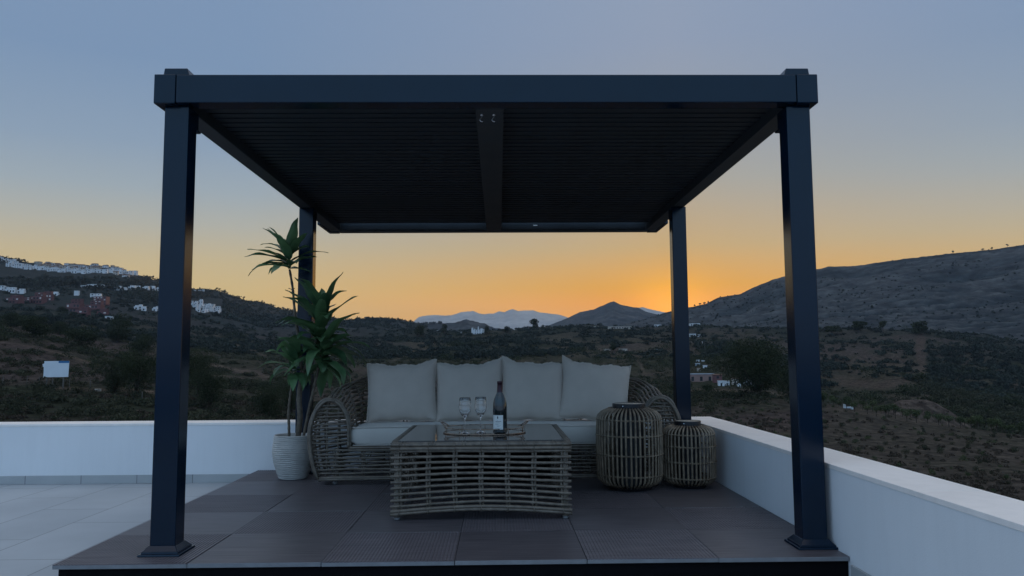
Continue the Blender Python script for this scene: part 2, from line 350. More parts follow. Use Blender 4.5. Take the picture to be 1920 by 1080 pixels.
def hfun(th, r):
    """ground height for bearing th and distance r"""
    x = theta2x(np.clip(th, -1.0, 1.0)); rows = smoothrow(np.ravel(x)).reshape((len(TAB),)+np.shape(x))
    # blur the table along x a little
    rows = (rows+smoothrow(np.ravel(x-35)).reshape(rows.shape)+smoothrow(np.ravel(x+35)).reshape(rows.shape))/3
    rows[-1] = np.interp(x, SL[:, 0], SL[:, 1])
    lr = np.log(r); k = np.clip(np.searchsorted(TR, lr)-1, 0, len(TR)-2); f = np.clip((lr-TR[k])/(TR[k+1]-TR[k]), 0, 1)
    idx = np.indices(np.shape(x)) if np.ndim(x) else ()
    def g(kk):
        kk = np.clip(kk, 0, len(TR)-1)
        return np.take_along_axis(rows, kk[None], 0)[0] if np.ndim(x) else rows[kk]
    p0, p1, p2, p3 = g(k-1), g(k), g(k+1), g(k+2)
    m1 = (p2-p0)/2; m2 = (p3-p1)/2
    y = (2*f**3-3*f**2+1)*p1+(f**3-2*f**2+f)*m1+(-2*f**3+3*f**2)*p2+(f**3-f**2)*m2
    z = CAM[2]+r*y2t(x, y)
    X = CAM[0]+r*np.sin(th); Y = r*np.cos(th)
    amp = np.clip((r-30)/60, 0, 1)
    z = z+amp*(fbm(X/38, Y/38, 5, 3)*np.clip(r*.010, 0, 4.5)+ (np.abs(fbm(X/110, Y/70, 4, 9))-.2)*np.clip((r-250)*.012, 0, 7)*np.clip((1400-r)/400, 0, 1))
    z = z+amp*fbm(X/6, Y/6, 3, 20)*np.clip(r*.0025, 0, 1.0)
    # dirt mound beyond the orchard
    mth_ = x2theta(1712); mx, my = CAM[0]+236*math.sin(mth_), 236*math.cos(mth_)
    z = z+10.5*np.exp(-(((X-mx)/13)**2+((Y-my)/11)**2)**1.3)
    # beyond the last ridge the land falls to the plain
    drop = np.clip((r-1500)/500, 0, 1); drop = drop*drop*(3-2*drop)
    return z*(1-drop)+drop*-45
def gz(X, Y):
    dx, dy = X-CAM[0], Y; r = np.hypot(dx, dy); return hfun(np.atleast_1d(np.arctan2(dx, dy)), np.atleast_1d(r))[0]
RS_ = np.exp(np.linspace(math.log(40), math.log(1500), 500))
def hit(x, y, rmin=45, rmax=1500):
    """the first place where the line of sight through a point of the photograph meets the ground beyond rmin"""
    th, t = dirpx(x, y); rs = RS_[(RS_ >= rmin) & (RS_ <= rmax)]
    z = hfun(np.full(len(rs), th), rs); d = z-(CAM[2]+rs*t); k = np.where(d >= 0)[0]
    r = rs[k[0]] if len(k) else rs[np.argmax(d)]
    X, Y = CAM[0]+r*math.sin(th), r*math.cos(th); return X, Y, gz(X, Y), r

fine = np.linspace(x2theta(-160), x2theta(2080), 860)
coarse_l = np.linspace(-math.pi, fine[0], 60)[:-1]; coarse_r = np.linspace(fine[-1], math.pi, 60)[1:]
TH = np.concatenate([coarse_l, fine, coarse_r])
RR = np.concatenate([[7.5, 12, 20, 30, 40], np.exp(np.linspace(math.log(48), math.log(1560), 430)), np.exp(np.linspace(math.log(1600), math.log(6800), 40))])
thg, rg = np.meshgrid(TH, RR)
Z = hfun(thg, rg)
# behind the camera and far to the sides the ground stays low
side = np.clip((np.abs(thg)-.95)/.5, 0, 1); Z = Z*(1-side)+side*(-6-np.clip(rg*.03, 0, 40))
GX = CAM[0]+rg*np.sin(thg); GY = rg*np.cos(thg)
nr, nc = thg.shape; ii = (np.arange(nr-1)[:, None]*nc+np.arange(nc-1)[None]).ravel()
F = np.stack([ii, ii+nc, ii+nc+1, ii+1], 1)[:, ::-1]
# ground cover colours: bare soil, dry grass, scrub, and a painted far-haze tint
def polymask(px, py, pts, wd):
    m = np.full(px.shape, 1e9)
    for (x0, y0), (x1, y1) in zip(pts[:-1], pts[1:]):
        t = np.clip(((px-x0)*(x1-x0)+(py-y0)*(y1-y0))/((x1-x0)**2+(y1-y0)**2+1e-9), 0, 1)
        m = np.minimum(m, np.hypot(px-x0-t*(x1-x0), py-y0-t*(y1-y0)))
    return np.clip(1.4-m/wd, 0, 1)
PX = theta2x(np.clip(thg, -1, 1)); PY = rowof(GX, GY, Z)
n1 = fbm(GX/60, GY/60, 5, 40); n2 = fbm(GX/14, GY/14, 4, 50); n3 = fbm(GX/220, GY/220, 4, 60)
scr = np.clip(.55+1.3*n1+.7*n2+.5*n3, 0, 1)[..., None]
soil = np.array([.092, .070, .064]); grass = np.array([.092, .08, .055]); green = np.array([.036, .042, .026]); tan = np.array([.15, .115, .09]); red = np.array([.115, .082, .068])
gs = np.clip(.5+1.5*n3+.6*n2, 0, 1)[..., None]
colr = (soil*(1-gs)+grass*gs)*(1-scr)+green*scr
haze_mix = (np.clip((rg-480)/450, 0, 1)*np.where(PX < 760, .85, .45))[..., None]; colr = colr*(1-haze_mix)+np.array([.036, .050, .052])*haze_mix  # darker far vegetation, with blue distance haze mixed into its colour
tracks = [([(0,642),(60,650),(110,661),(150,674),(200,690),(235,698)], 2.6, .9), ([(389,682),(430,692),(470,698),(509,709)], 4, .9), ([(352,702),(420,706),(500,712)], 3, .6),
  ([(352,622),(395,623),(425,640),(455,652),(500,668)], 2, .7), ([(110,729),(240,731),(330,738)], 3.5, .8), ([(1290,731),(1345,733),(1420,735),(1500,742)], 3.5, .8),
  ([(1190,670),(1200,682),(1204,697),(1210,705)], 2.4, .8), ([(900,680),(960,664),(1010,655),(1060,652)], 2, .5), ([(700,690),(760,668),(800,655)], 2, .4), ([(1120,655),(1180,657)], 2, .6),
  ([(1545,764),(1600,771),(1700,788),(1800,800),(1920,812)], 6, .75), ([(1725,634),(1722,660),(1724,688)], 9.5, .8), ([(1570,716),(1640,722),(1690,716)], 9.5, .7), ([(1560,600),(1560,601)], 1, 0)]
for pts, wd, a in tracks:
    mk = (polymask(PX, PY, pts, wd)*a*np.clip(.75+.8*n2, 0, 1))[..., None]; colr = colr*(1-mk)+(red if wd > 9 else tan)*mk
rs = (np.clip((PX-1500)/60, 0, 1)*np.clip((210-rg)/30, 0, 1)*.6)[..., None]; colr = colr*(1-rs)+np.array([.078, .070, .058])*rs
md = np.exp(-(((GX-(CAM[0]+236*math.sin(x2theta(1712))))/15)**2+((GY-236*math.cos(x2theta(1712)))/15)**2))[..., None]*.8; colr = colr*(1-md)+np.array([.125, .10, .085])*md
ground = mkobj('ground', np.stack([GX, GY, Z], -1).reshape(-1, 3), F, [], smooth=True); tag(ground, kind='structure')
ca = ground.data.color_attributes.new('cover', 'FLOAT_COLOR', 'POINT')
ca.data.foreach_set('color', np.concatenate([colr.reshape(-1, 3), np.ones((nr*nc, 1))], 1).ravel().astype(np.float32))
def groundmat(name, attr=None, c1=None, c2=None, sc=.5, fine_=1.2):
    m = bpy.data.materials.new(name); m.use_nodes = True; t = m.node_tree; b = t.nodes['Principled BSDF']; g = N(t, 'ShaderNodeNewGeometry')
    n = N(t, 'ShaderNodeTexNoise'); n.inputs['Scale'].default_value = sc; n.inputs['Detail'].default_value = 8; n.inputs['Roughness'].default_value = .65; L(t, g.outputs['Position'], n.inputs[0])
    if attr: a = N(t, 'ShaderNodeVertexColor', layer_name=attr); r = ramp(t, [(.36, (.30, .30, .31)), (.5, (.58, .58, .58)), (.66, (1.05, 1.03, 1.0))], n.outputs[0]); c = mix(t, a.outputs[0], r.outputs[0], 1.0, 'MULTIPLY')
    else: c = ramp(t, [(.35, c1), (.65, c2)], n.outputs[0]).outputs[0]
    L(t, c, b.inputs['Base Color']); b.inputs['Roughness'].default_value = .95; b.inputs['Specular IOR Level'].default_value = .05
    bp = N(t, 'ShaderNodeBump'); bp.inputs['Strength'].default_value = .8; bp.inputs['Distance'].default_value = fine_; L(t, n.outputs[0], bp.inputs['Height']); L(t, bp.outputs[0], b.inputs['Normal'])
    return m
ground.data.materials.append(groundmat('hillside_ground', 'cover', sc=.55, fine_=.9))

def ridge(name, pts, r_foot, r_top, r_back, yfoot, m, rows=60, cols=500, amp=.06, nsc=1.0, seed=0, power=1.0, rough=3):
    P = np.array(pts, float); x = np.linspace(P[0, 0], P[-1, 0], cols); S = np.interp(x, P[:, 0], P[:, 1]); th = x2theta(x, S)
    S = S+fbm(x/9, x*0, 4, seed)*rough*.5
    u = np.linspace(0, 1, rows); V = []; GU = []
    for i, t in enumerate(u):
        r = r_foot+(r_top-r_foot)*t; y = yfoot+(S-yfoot)*t**power
        z = CAM[2]+r*y2t(x, y); X = CAM[0]+r*np.sin(th); Y = r*np.cos(th)
        k = math.sin(math.pi*min(1, t*1.0))
        H = (z.max()-CAM[2])
        z = z+H*amp*k*(-np.abs(fbm(X/(H*1.1*nsc), Y/(H*1.6*nsc), 5, seed+5))*1.6+.3)
        V.append(np.stack([X, Y, z], -1)); GU.append(np.abs(fbm(X/(H*1.1*nsc), Y/(H*1.6*nsc), 5, seed+5)))
    ztop = V[-1][:, 2]
    for t in np.linspace(0, 1, 12)[1:]:
        r = r_top+(r_back-r_top)*t; z = ztop*(1-t)+(-60)*t
        V.append(np.stack([CAM[0]+r*np.sin(th), r*np.cos(th), z], -1))
    GU = np.array(GU+[GU[-1]]*11); V = np.array(V); n = V.shape[0]; i0 = (np.arange(n-1)[:, None]*cols+np.arange(cols-1)[None]).ravel()
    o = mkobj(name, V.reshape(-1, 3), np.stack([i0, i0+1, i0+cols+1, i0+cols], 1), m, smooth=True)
    q = np.clip(.35+1.9*(GU-.13)*1.6+.9*fbm(V[..., 0]/90, V[..., 1]/60, 5, seed+90), 0, 1)[..., None]  # darker gullies paint in relief shading, broken up by random scrub patches
    cc = np.array([.034, .046, .052])*q+np.array([.086, .094, .098])*(1-q)  # both tones blued to carry distance haze in the colour
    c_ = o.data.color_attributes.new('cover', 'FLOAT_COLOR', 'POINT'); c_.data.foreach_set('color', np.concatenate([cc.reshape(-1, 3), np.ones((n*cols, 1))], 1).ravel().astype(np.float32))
    RID[name] = V[:rows]
    return tag(o, kind='structure')
RID = {}
RM = [(1130,640),(1160,612),(1195,602),(1230,592),(1250,585),(1287,577),(1300,575),(1324,569),(1347,558),(1387,551),(1427,533),(1450,524),(1475,517),(1531,505),(1551,500),(1604,499),(1640,493),(1684,487),(1740,480),(1787,475),(1830,471),(1862,468),(1898,462),(1920,459),(2000,447),(2150,430),(2500,420),(2700,500)]
mount_mat = groundmat('mountain_scrub', 'cover', sc=.04, fine_=6)
ridge('scrub_mountain', RM, 1250, 2200, 3600, 665, mount_mat, rows=220, cols=760, amp=.17, nsc=1.0, seed=31, power=.85, rough=2.2)
PK = [(900,660),(1000,625),(1032,609),(1067,595),(1087,585),(1113,580),(1132,572),(1143,567),(1151,565),(1164,571),(1180,575),(1197,577),(1213,585),(1226,588),(1240,590),(1300,600),(1400,640)]
ridge('pointed_peak', PK, 2900, 3900, 4600, 655, mount_mat, rows=70, cols=300, amp=.07, seed=51, rough=1.5)
SH = [(640,650),(720,618),(790,609),(820,606),(848,605),(862,602),(875,599),(888,601),(905,606),(925,613),(960,620),(1000,622),(1060,630),(1100,650)]
ridge('wooded_foothill', SH, 2300, 2700, 3100, 655, mount_mat, rows=40, cols=260, amp=.05, seed=61, rough=3.5)
FM = [(690,640),(770,607),(786,594),(800,591),(820,591),(835,592),(850,590),(862,586),(875,584),(887,583),(897,587),(908,589),(916,588),(925,588),(935,584),(946,585),(955,581),(961,579.5),(972,583),(985,582),(1000,582),(1012,586),(1030,588),(1045,589),(1060,594),(1090,606),(1130,612),(1180,590),(1195,578),(1205,576),(1225,581),(1250,586),(1300,605),(1400,640)]
rock_mat = groundmat('hazed_limestone', c1=(.27, .28, .29), c2=(.40, .40, .39), sc=.01, fine_=6)  # limestone paled so its colour also carries the distance haze
ridge('distant_range', FM, 5000, 6100, 6800, 650, rock_mat, rows=60, cols=520, amp=.10, seed=71, rough=1.6)

# ------------------------------------------------------------------ terrace, house, parapets
ZT = -.10; ZW = .392; YB = 6.63; XR = 3.60
t_ = MB(); t_.box(-9, XR, -6, YB, -.28, ZT); tag(t_.obj('terrace_floor', M['floor']), kind='structure')
h_ = MB(); h_.box(-9.2, XR+.26, -6.2, YB+.26, -7.5, -.282); tag(h_.obj('house', M['render'], bevel=.01), 'white rendered house storey carrying the roof terrace', 'house')
e = empty('parapet_wall', (-3, YB, ZT), 'long white parapet wall behind the plant pot and across the back of the terrace', 'wall')
MB().box(-9.2, XR+.26, YB, YB+.26, -.28, ZW-.022).obj('wall', M['render'], e)
MB().box(-9.22, XR+.26, YB-.0035, YB+.268, ZW-.022, ZW).obj('coping', M['coping'], e, bevel=.004)
MB().box(-9.2, XR-.014, YB-.012, YB-.001, ZT+.0005, -.03).obj('skirting', M['skirt'], e, bevel=.002)
e = empty('parapet_wall', (XR+.13, 0, ZT), 'white parapet wall running along the right side of the deck towards the viewer', 'wall')
MB().box(XR, XR+.26, -6.2, YB-.0005, -.28, ZW-.022).obj('wall', M['render'], e)
cp = MB()
for k in range(11): cp.box(XR-.003, XR+.264, YB-.0045-1.2*(k+1)+.0015, YB-.0045-1.2*k-.0015, ZW-.022, ZW)
cp.box(XR-.001, XR+.262, -6.2, YB-.01, ZW-.0215, ZW-.0015)
cp.obj('coping', M['coping'], e, bevel=.002)
MB().box(XR-.012, XR-.001, -6.2, 3.6, ZT+.0005, -.03).obj('skirting', M['skirt'], e, bevel=.002)

# ------------------------------------------------------------------ deck
DY = 3.625
dk = empty('deck', (1.8, DY, ZT), 'raised platform of dark wood-look tiles under the pergola, smooth and ribbed tiles alternating', 'deck')
def tile_mesh(kind):
    m = MB(); a = .2982; T = .02
    if kind == 0:
        m.box(-a, a, -.2993, .2993, -T, 0); m.m = [0, 0, 1, 1, 1, 1]
    else:
        n = 36; p = 2*a/n; prof = []
        for i in range(n):
            x = -a+i*p; prof += [(x+.0008, -.0000), (x+p*.62, 0), (x+p*.70, -.0027), (x+p*.93, -.0027)]
        prof = [(-a, 0)]+prof+[(a, 0)]
        vs = [(x, -a, z) for x, z in prof]+[(x, a, z) for x, z in prof]; K = len(prof)
        m.add(vs, [(i, i+1, K+i+1, K+i) for i in range(K-1)])
        q0 = len(m.m); m.box(-a, a, -a, a, -T, -.0031); m.m[q0+2:] = [1]*4
        m.add([(-a,-a,-.0031),(a,-a,-.0031)]+[(x,-a,z) for x, z in prof[::-1]], [tuple(range(K+2))])
        m.add([(-a,a,-.0031),(a,a,-.0031)]+[(x,a,z) for x, z in prof[::-1]], [tuple(range(K+2))])
    me = m.obj('deck_tile', [M['deck_rib'] if kind else M['deck'], M['tile_edge']], None, bevel=.0012 if kind == 0 else 0)
    return me
protos = [tile_mesh(0), tile_mesh(1)]; first = [True, True]
for i in range(6):
    for j in range(5):
        k = 1 if (i+j) % 2 == 0 else 0
        o = protos[k] if first[k] else protos[k].copy()
        if not first[k]: COL.objects.link(o)
        first[k] = False; o.parent = dk
        o.location = Vector((i*.6+.3-1.8+(-.001 if i == 5 else 0), .3+j*.6, -ZT+random.uniform(-.0006, .0006)))
fr = MB(); fr.box(.02, XR-.002, DY+.02, DY+.05, ZT+.001, -.0215)
fr.box(.02, .05, DY+.051, YB-.02, ZT+.001, -.0215); fr.box(XR-.032, XR-.004, DY+.051, YB-.02, ZT+.001, -.0215)
for k in range(1, 6): fr.box(k*.6-.03, k*.6+.03, DY+.051, YB-.02, ZT+.001, -.0215)
fr.obj('support_frame', M['black'], dk)

# ------------------------------------------------------------------ pergola
pg = empty('pergola', (1.96, 5.7, 0), 'dark anthracite metal pergola with closed louvred roof over the seating', 'pergola')
A = M['anthracite']; X0, X1, Y0, Y1 = .32, 3.597, 3.7475, 7.74; ZB, ZTP = 2.165, 2.309
def post(px0, px1, py0, py1):
    p = MB(); p.box(px0, px1, py0, py1, .036, ZB-.001)
    cx, cy = (px0+px1)/2, (py0+py1)/2
    o = p.obj('post', A, pg, bevel=.006, origin=(cx, cy, 0))
    b = MB(); s = .098
    b.frustum((cx-s, cx+s, cy-s, cy+s), (cx-s+.003, cx+s-.003, cy-s+.003, cy+s-.003), .0008, .010)
    b.frustum((cx-s+.012, cx+s-.012, cy-s+.012, cy+s-.012), (cx-s+.014, cx+s-.014, cy-s+.014, cy+s-.014), .0101, .019)
    b.frustum((cx-s+.016, cx+s-.016, cy-s+.016, cy+s-.016), (px0-.003, px1+.003, py0-.003, py1+.003), .0191, .042)
    b.obj('base_plate', A, o, bevel=.0015)
    return o
for (a, b) in ((.358, .478), (3.450, 3.570)):
    post(a, b, 3.79, 3.900); post(a, b, 6.40, 6.510)
MB().box(X0+.108, X1-.108, Y0+.002, Y0+.10, ZB, ZTP-.002).obj('front_beam', A, pg, bevel=.004)
MB().box(X0+.108, X1-.108, Y1-.10, Y1-.002, ZB, ZTP-.002).obj('back_beam', M['lifted_anthracite'], pg, bevel=.004)
for ya in (Y0+.1025, Y1-.1125): MB().box(X0+.15, X1-.15, ya, ya+.010, ZB+.02, ZB+.10).obj('gutter_lip', M['slat'], pg)
for s in (0, 1):
    xa, xb = (X0+.035, X0+.135) if s == 0 else (X1-.135, X1-.035)
    MB().box(xa, xb, Y0+.115, Y1-.115, ZB+.001, ZTP-.003).obj('side_beam', M['lifted_anthracite'], pg, bevel=.004)
    for f in (0, 1):
        ca_ = MB(); xo = (X0, X0+.105) if s == 0 else (X1-.105, X1)
        xs_ = (X0, X0+.034) if s == 0 else (X1-.034, X1)
        if f == 0: ca_.box(*xo, Y0, Y0+.11, ZB-.004, ZTP); ca_.box(*xs_, Y0+.111, Y0+.53, ZB-.004, ZTP)
        else: ca_.box(*xo, Y1-.11, Y1, ZB-.004, ZTP); ca_.box(*xs_, Y1-.53, Y1-.111, ZB-.004, ZTP)
        ca_.obj('corner_cover', A, pg, bevel=.005)
        pc = MB(); cx = .418 if s == 0 else 3.503; cy = 3.835 if f == 0 else Y1-.10; q = .064
        pc.frustum((cx-q, cx+q, cy-q, cy+q), (cx-q+.004, cx+q-.012, cy-q+.004, cy+q-.01) if s == 0 else (cx-q+.012, cx+q-.004, cy-q+.004, cy+q-.01), ZTP+.001, ZTP+.040)
        pc.obj('post_cap', A, pg, bevel=.004)
        # angle bracket between post and side beam
        bk = MB(); yb = 3.901 if f == 0 else 6.511
        bx = (.363, .474) if s == 0 else (3.454, 3.566)
        bk.box(bx[0], bx[1], yb, yb+.03, ZB-.09, ZB-.001); bk.obj('bracket', A, pg, bevel=.003)
MB().box(1.889, 2.035, Y0+.114, Y1-.114, ZB+.003, ZTP-.01).obj('centre_beam', M['lifted_anthracite'], pg, bevel=.003)
def slat(xa, xb, y):
    m = MB(); wv = .043
    pr = [(-.0465, -.004), (wv-.012, .004), (wv-.012, .020), (wv, .020), (wv, -.001), (wv, -.003), (-.0465, -.010)]
    a = [(xa, y+p, 2.235+q) for p, q in pr]; b = [(xb, y+p, 2.235+q) for p, q in pr]; K = len(pr)
    m.add(a+b, [(i, (i+1) % K, K+(i+1) % K, K+i) for i in range(K)]+[tuple(range(K))[::-1], tuple(range(K, 2*K))])
    return m
ns = 44
for (xa, xb) in ((X0+.133, 1.891), (2.033, X1-.133)):
    pr0 = None
    for i in range(ns):
        y = Y0+.165+i*.0835
        if pr0 is None: pr0 = slat(xa, xb, y).obj('louvre', M['slat'], pg, origin=(xa, y, 2.235))
        else: c = pr0.copy(); COL.objects.link(c); c.parent = pg; c.location = Vector((xa, y, 2.235))-pg.location
for k in range(6):
    MB().lathe([(0, .004), (.006, .004), (.008, 0)], 8, X0+.3+k*.55, Y0+.03, ZTP-.002).obj('bolt', A, pg)
for x in (1.922, 1.985):
    hk = MB(); y = 3.95
    hk.lathe([(.008, 0), (.008, -.006), (.003, -.007), (0, -.007)], 10, x, y, ZB+.003)
    hk.tube([(x, y, ZB-.003), (x-.002, y, ZB-.014), (x-.009, y, ZB-.018), (x-.010, y, ZB-.028), (x, y, ZB-.036), (x+.008, y, ZB-.03)], .0028, 6)
    hk.obj('hook', M['chrome'], pg, smooth=True)
MB().box(2.35, 2.39, Y1-.1035-.012, Y1-.113, ZB+.05, ZB+.06).obj('sticker', M['paper'], pg)

# ------------------------------------------------------------------ sofa
SX, SY = 1.98, 5.80
sofa = empty('wicker_sofa', (SX, 6.2, 0), 'wide wicker sofa with rounded arms and pale seat cushion behind the coffee table', 'sofa')
SEC = np.array([(0,.27),(0,.36),(.004,.45),(.028,.53),(.075,.592),(.135,.620),(.19,.60),(.235,.545),(.265,.475),(.283,.39),(.279,.29),(.262,.19),(.238,.10),(.212,.035)])
sl = np.concatenate([[0], np.cumsum(np.linalg.norm(np.diff(SEC, axis=0), axis=1))])
def resample(P, n):
    l = np.concatenate([[0], np.cumsum(np.linalg.norm(np.diff(P, axis=0), axis=1))]); u = np.linspace(0, l[-1], n)
    return np.stack([np.interp(u, l, P[:, k]) for k in range(P.shape[1])], 1)
# smooth section
SECs = resample(SEC, 80); 
for _ in range(6): SECs[1:-1] = (SECs[:-2]+2*SECs[1:-1]+SECs[2:])/4
XL, XRi, YI, RC = .905, 3.055, 6.30, .22
def pathpts():
    P = [(XL, y, -1, 0) for y in np.linspace(SY, YI-RC, 9)]
    P += [(XL+RC-RC*math.cos(a), YI-RC+RC*math.sin(a), -math.cos(a), math.sin(a)) for a in np.linspace(0, math.pi/2, 12)[1:]]
    P += [(x, YI, 0, 1) for x in np.linspace(XL+RC, XRi-RC, 30)[1:]]
    P += [(XRi-RC+RC*math.sin(a), YI-RC+RC*math.cos(a), math.sin(a), math.cos(a)) for a in np.linspace(0, math.pi/2, 12)[1:]]
    P += [(XRi, y, 1, 0) for y in np.linspace(YI-RC, SY, 9)[1:]]
    return np.array(P)
PP = pathpts(); dl = np.concatenate([[0], np.cumsum(np.linalg.norm(np.diff(PP[:, :2], axis=0), axis=1))]); TLn = dl[-1]
def kk(l): t = np.clip(np.minimum(l, TLn-l)/.62, 0, 1); return t*t*(3-2*t)
def sect(i, s, z):
    x, y, nx, ny = PP[i]; k = kk(dl[i]); s2 = s*(1-.14*k); z2 = z if z < .3 else .3+(z-.3)*(1+.52*k)
    return (x+nx*s2, y+ny*s2, z2)
W = M['wicker']
nC = 37; CS = resample(SECs, nC)
arm_len = 16
def canes(i0, i1, name):
    m = MB()
    for c in range(nC):
        s, z = CS[c]; ph = random.random()*6
        pts = [sect(i, s, z+.0035*math.sin(i*1.3+ph)) for i in range(i0, i1)]
        m.tube(pts, .0078, 5)
    for i in range(i0, i1, 3):
        m.tube([sect(i, s*.97+.003, z-.004) for s, z in SECs[::4]], .0075, 5)
    return m.obj(name, W, sofa, smooth=True)
nP = len(PP)
canes(0, 19, 'armrest'); canes(18, nP-18, 'backrest'); canes(nP-19, nP, 'armrest')
def sec_s(z, outer):
    q = SECs[np.argmax(SECs[:, 1]):] if outer else SECs[:np.argmax(SECs[:, 1])+1]
    o = q[np.argsort(q[:, 1])]; return np.interp(z, o[:, 1], o[:, 0])
for sd_ in (0, 1):
    m = MB(); sg = -1 if sd_ == 0 else 1; xb = XL if sd_ == 0 else XRi
    for off in (0, .019): 
        m.tube([(xb+sg*s, SY-.012+off, z) for s, z in SECs[::2]], .0105, 7)
    m.tube([(xb+sg*(s+(.012 if s > .13 else -.010)), SY-.004, z+(.012 if .05 < s < .23 else 0)) for s, z in SECs[::2]], .010, 7)
    for z in np.arange(.30, .60, .0275):
        so, si = sec_s(z, True), sec_s(z, False); pts = [(xb+sg*(si+(so-si)*t), SY+.003+.004*math.sin(t*9+z*50), z+.003*math.sin(t*5+z*90)) for t in np.linspace(0, 1, 7)]
        m.tube(pts, .0075, 6)
    for s in (.08, .16): m.tube([(xb+sg*s, SY+.012, z) for z in np.linspace(.04, .57, 8)], .007, 5)
    for t in range(4, 76, 12):
        s, z = SECs[t]; c = np.array((xb+sg*s, SY-.004, z)); nn = .017
        a = [(c[0]+nn*math.cos(q)*(1 if abs(s-.14) > .05 else .3), c[1]+.022*math.sin(q), c[2]+(nn*math.cos(q) if abs(s-.14) <= .05 else 0)+.004*math.sin(q*2)) for q in np.linspace(0, 2*math.pi, 9)[:-1]]
        m.tube(a, .003, 4, closed=True)
    m.obj('arm_frame', W, sofa, smooth=True)
m = MB()
for n_, z in enumerate(np.arange(.055, .255, .0275)):
    so = sec_s(z, True); xa, xb = XL-so, XRi+so
    m.tube([(xa+(xb-xa)*t, SY+.002+.004*math.sin(t*40+z*70), z+.010*math.sin(math.pi*t)*(1 if z < .12 else .4)+.0025*math.sin(t*33+z*100)) for t in np.linspace(0, 1, 40)], .0078, 6)
for z, r in ((.268, .0105), (.250, .0095), (.040, .0095), (.052, .009)):
    so = sec_s(z, True) if z < .1 else -.0; m.tube([(XL-so+(XRi-XL+2*so)*t, SY-.008, z+(.010*math.sin(math.pi*t) if z < .1 else 0)) for t in np.linspace(0, 1, 24)], r, 6)
for x in np.arange(.80, 3.2, .205):
    for dx in (0, .016): m.tube([(x+dx, SY+.008, z) for z in np.linspace(.045, .262, 6)], .006, 5)
    for z in np.arange(.055, .255, .055): m.tube([(x+.008+.017*math.cos(q), SY+.004+.013*math.sin(q), z) for q in np.linspace(0, 2*math.pi, 8)[:-1]], .003, 4, closed=True)
m.obj('base_front', W, sofa, smooth=True)
m = MB()   # loose scribbled weave behind the front canes and the slats under the cushion
for k in range(46):
    x = random.uniform(.75, 3.2); z = random.uniform(.08, .22); a = random.uniform(0, 6)
    pts = [(x+.05*math.cos(a+t*1.1)*t*.5, SY+.03+.008*math.sin(t*3), z+.035*math.sin(a+t*1.7)) for t in np.linspace(0, 4, 14)]
    m.tube(pts, .004, 4)
for y in np.arange(SY+.06, YI, .095): m.tube([(XL, y, .262), (XRi, y, .262)], .009, 5)
m.obj('seat_support', W, sofa, smooth=True)
for x in (.80, 1.98, 3.16):
    for y in (SY+.05, 6.46): f_ = MB(); f_.lathe([(0, .0008), (.017, .0008), (.020, .006), (.020, .034), (0, .034)], 14, x, y, 0); f_.obj('foot', M['foot'], sofa, smooth=False)
def slab(x0, x1, y0, y1, z0, z1, r, nx=40, ny=14, puff=.01):
    # soft box: superellipse cross sections
    vs = []; fs = []; n = 28; cols_ = nx
    us = np.linspace(-1, 1, cols_)
    for u in us:
        sh = (1-abs(u)**16)**(1/3.); 
        for k in range(n):
            a = 2*math.pi*k/n; c, s_ = math.cos(a), math.sin(a); e_ = .28
            py = math.copysign(abs(c)**e_, c); pz = math.copysign(abs(s_)**e_, s_)
            x = (x0+x1)/2+u*(x1-x0)/2; hy = (y1-y0)/2-r*(1-sh); hz_ = (z1-z0)/2-r*(1-sh)
            z = (z0+z1)/2+pz*hz_+(puff*.5*(1-py*py)*math.copysign(1, pz)*(1-u*u*.6))+.002*math.sin(x*7+py*3)
            vs.append((x, (y0+y1)/2+py*hy, z))
    for i in range(cols_-1):
        for k in range(n): fs.append((i*n+k, i*n+(k+1) % n, (i+1)*n+(k+1) % n, (i+1)*n+k))
    fs.append(tuple(range(n))); fs.append(tuple((cols_-1)*n+k for k in range(n))[::-1])
    return MB().add(vs, fs)
sc_ = slab(XL+.004, XRi-.004, SY-.012, YI-.02, .276, .424, .03)
scu = sc_.obj('seat_cushion', M['cushion'], sofa, smooth=True)
pp = MB(); pp.tube([(x, SY-.008, .414) for x in np.linspace(XL+.03, XRi-.03, 30)], .0035, 5); pp.tube([(x, SY-.008, .286) for x in np.linspace(XL+.03, XRi-.03, 30)], .0035, 5); pp.obj('piping', M['cushion'], scu, smooth=True)

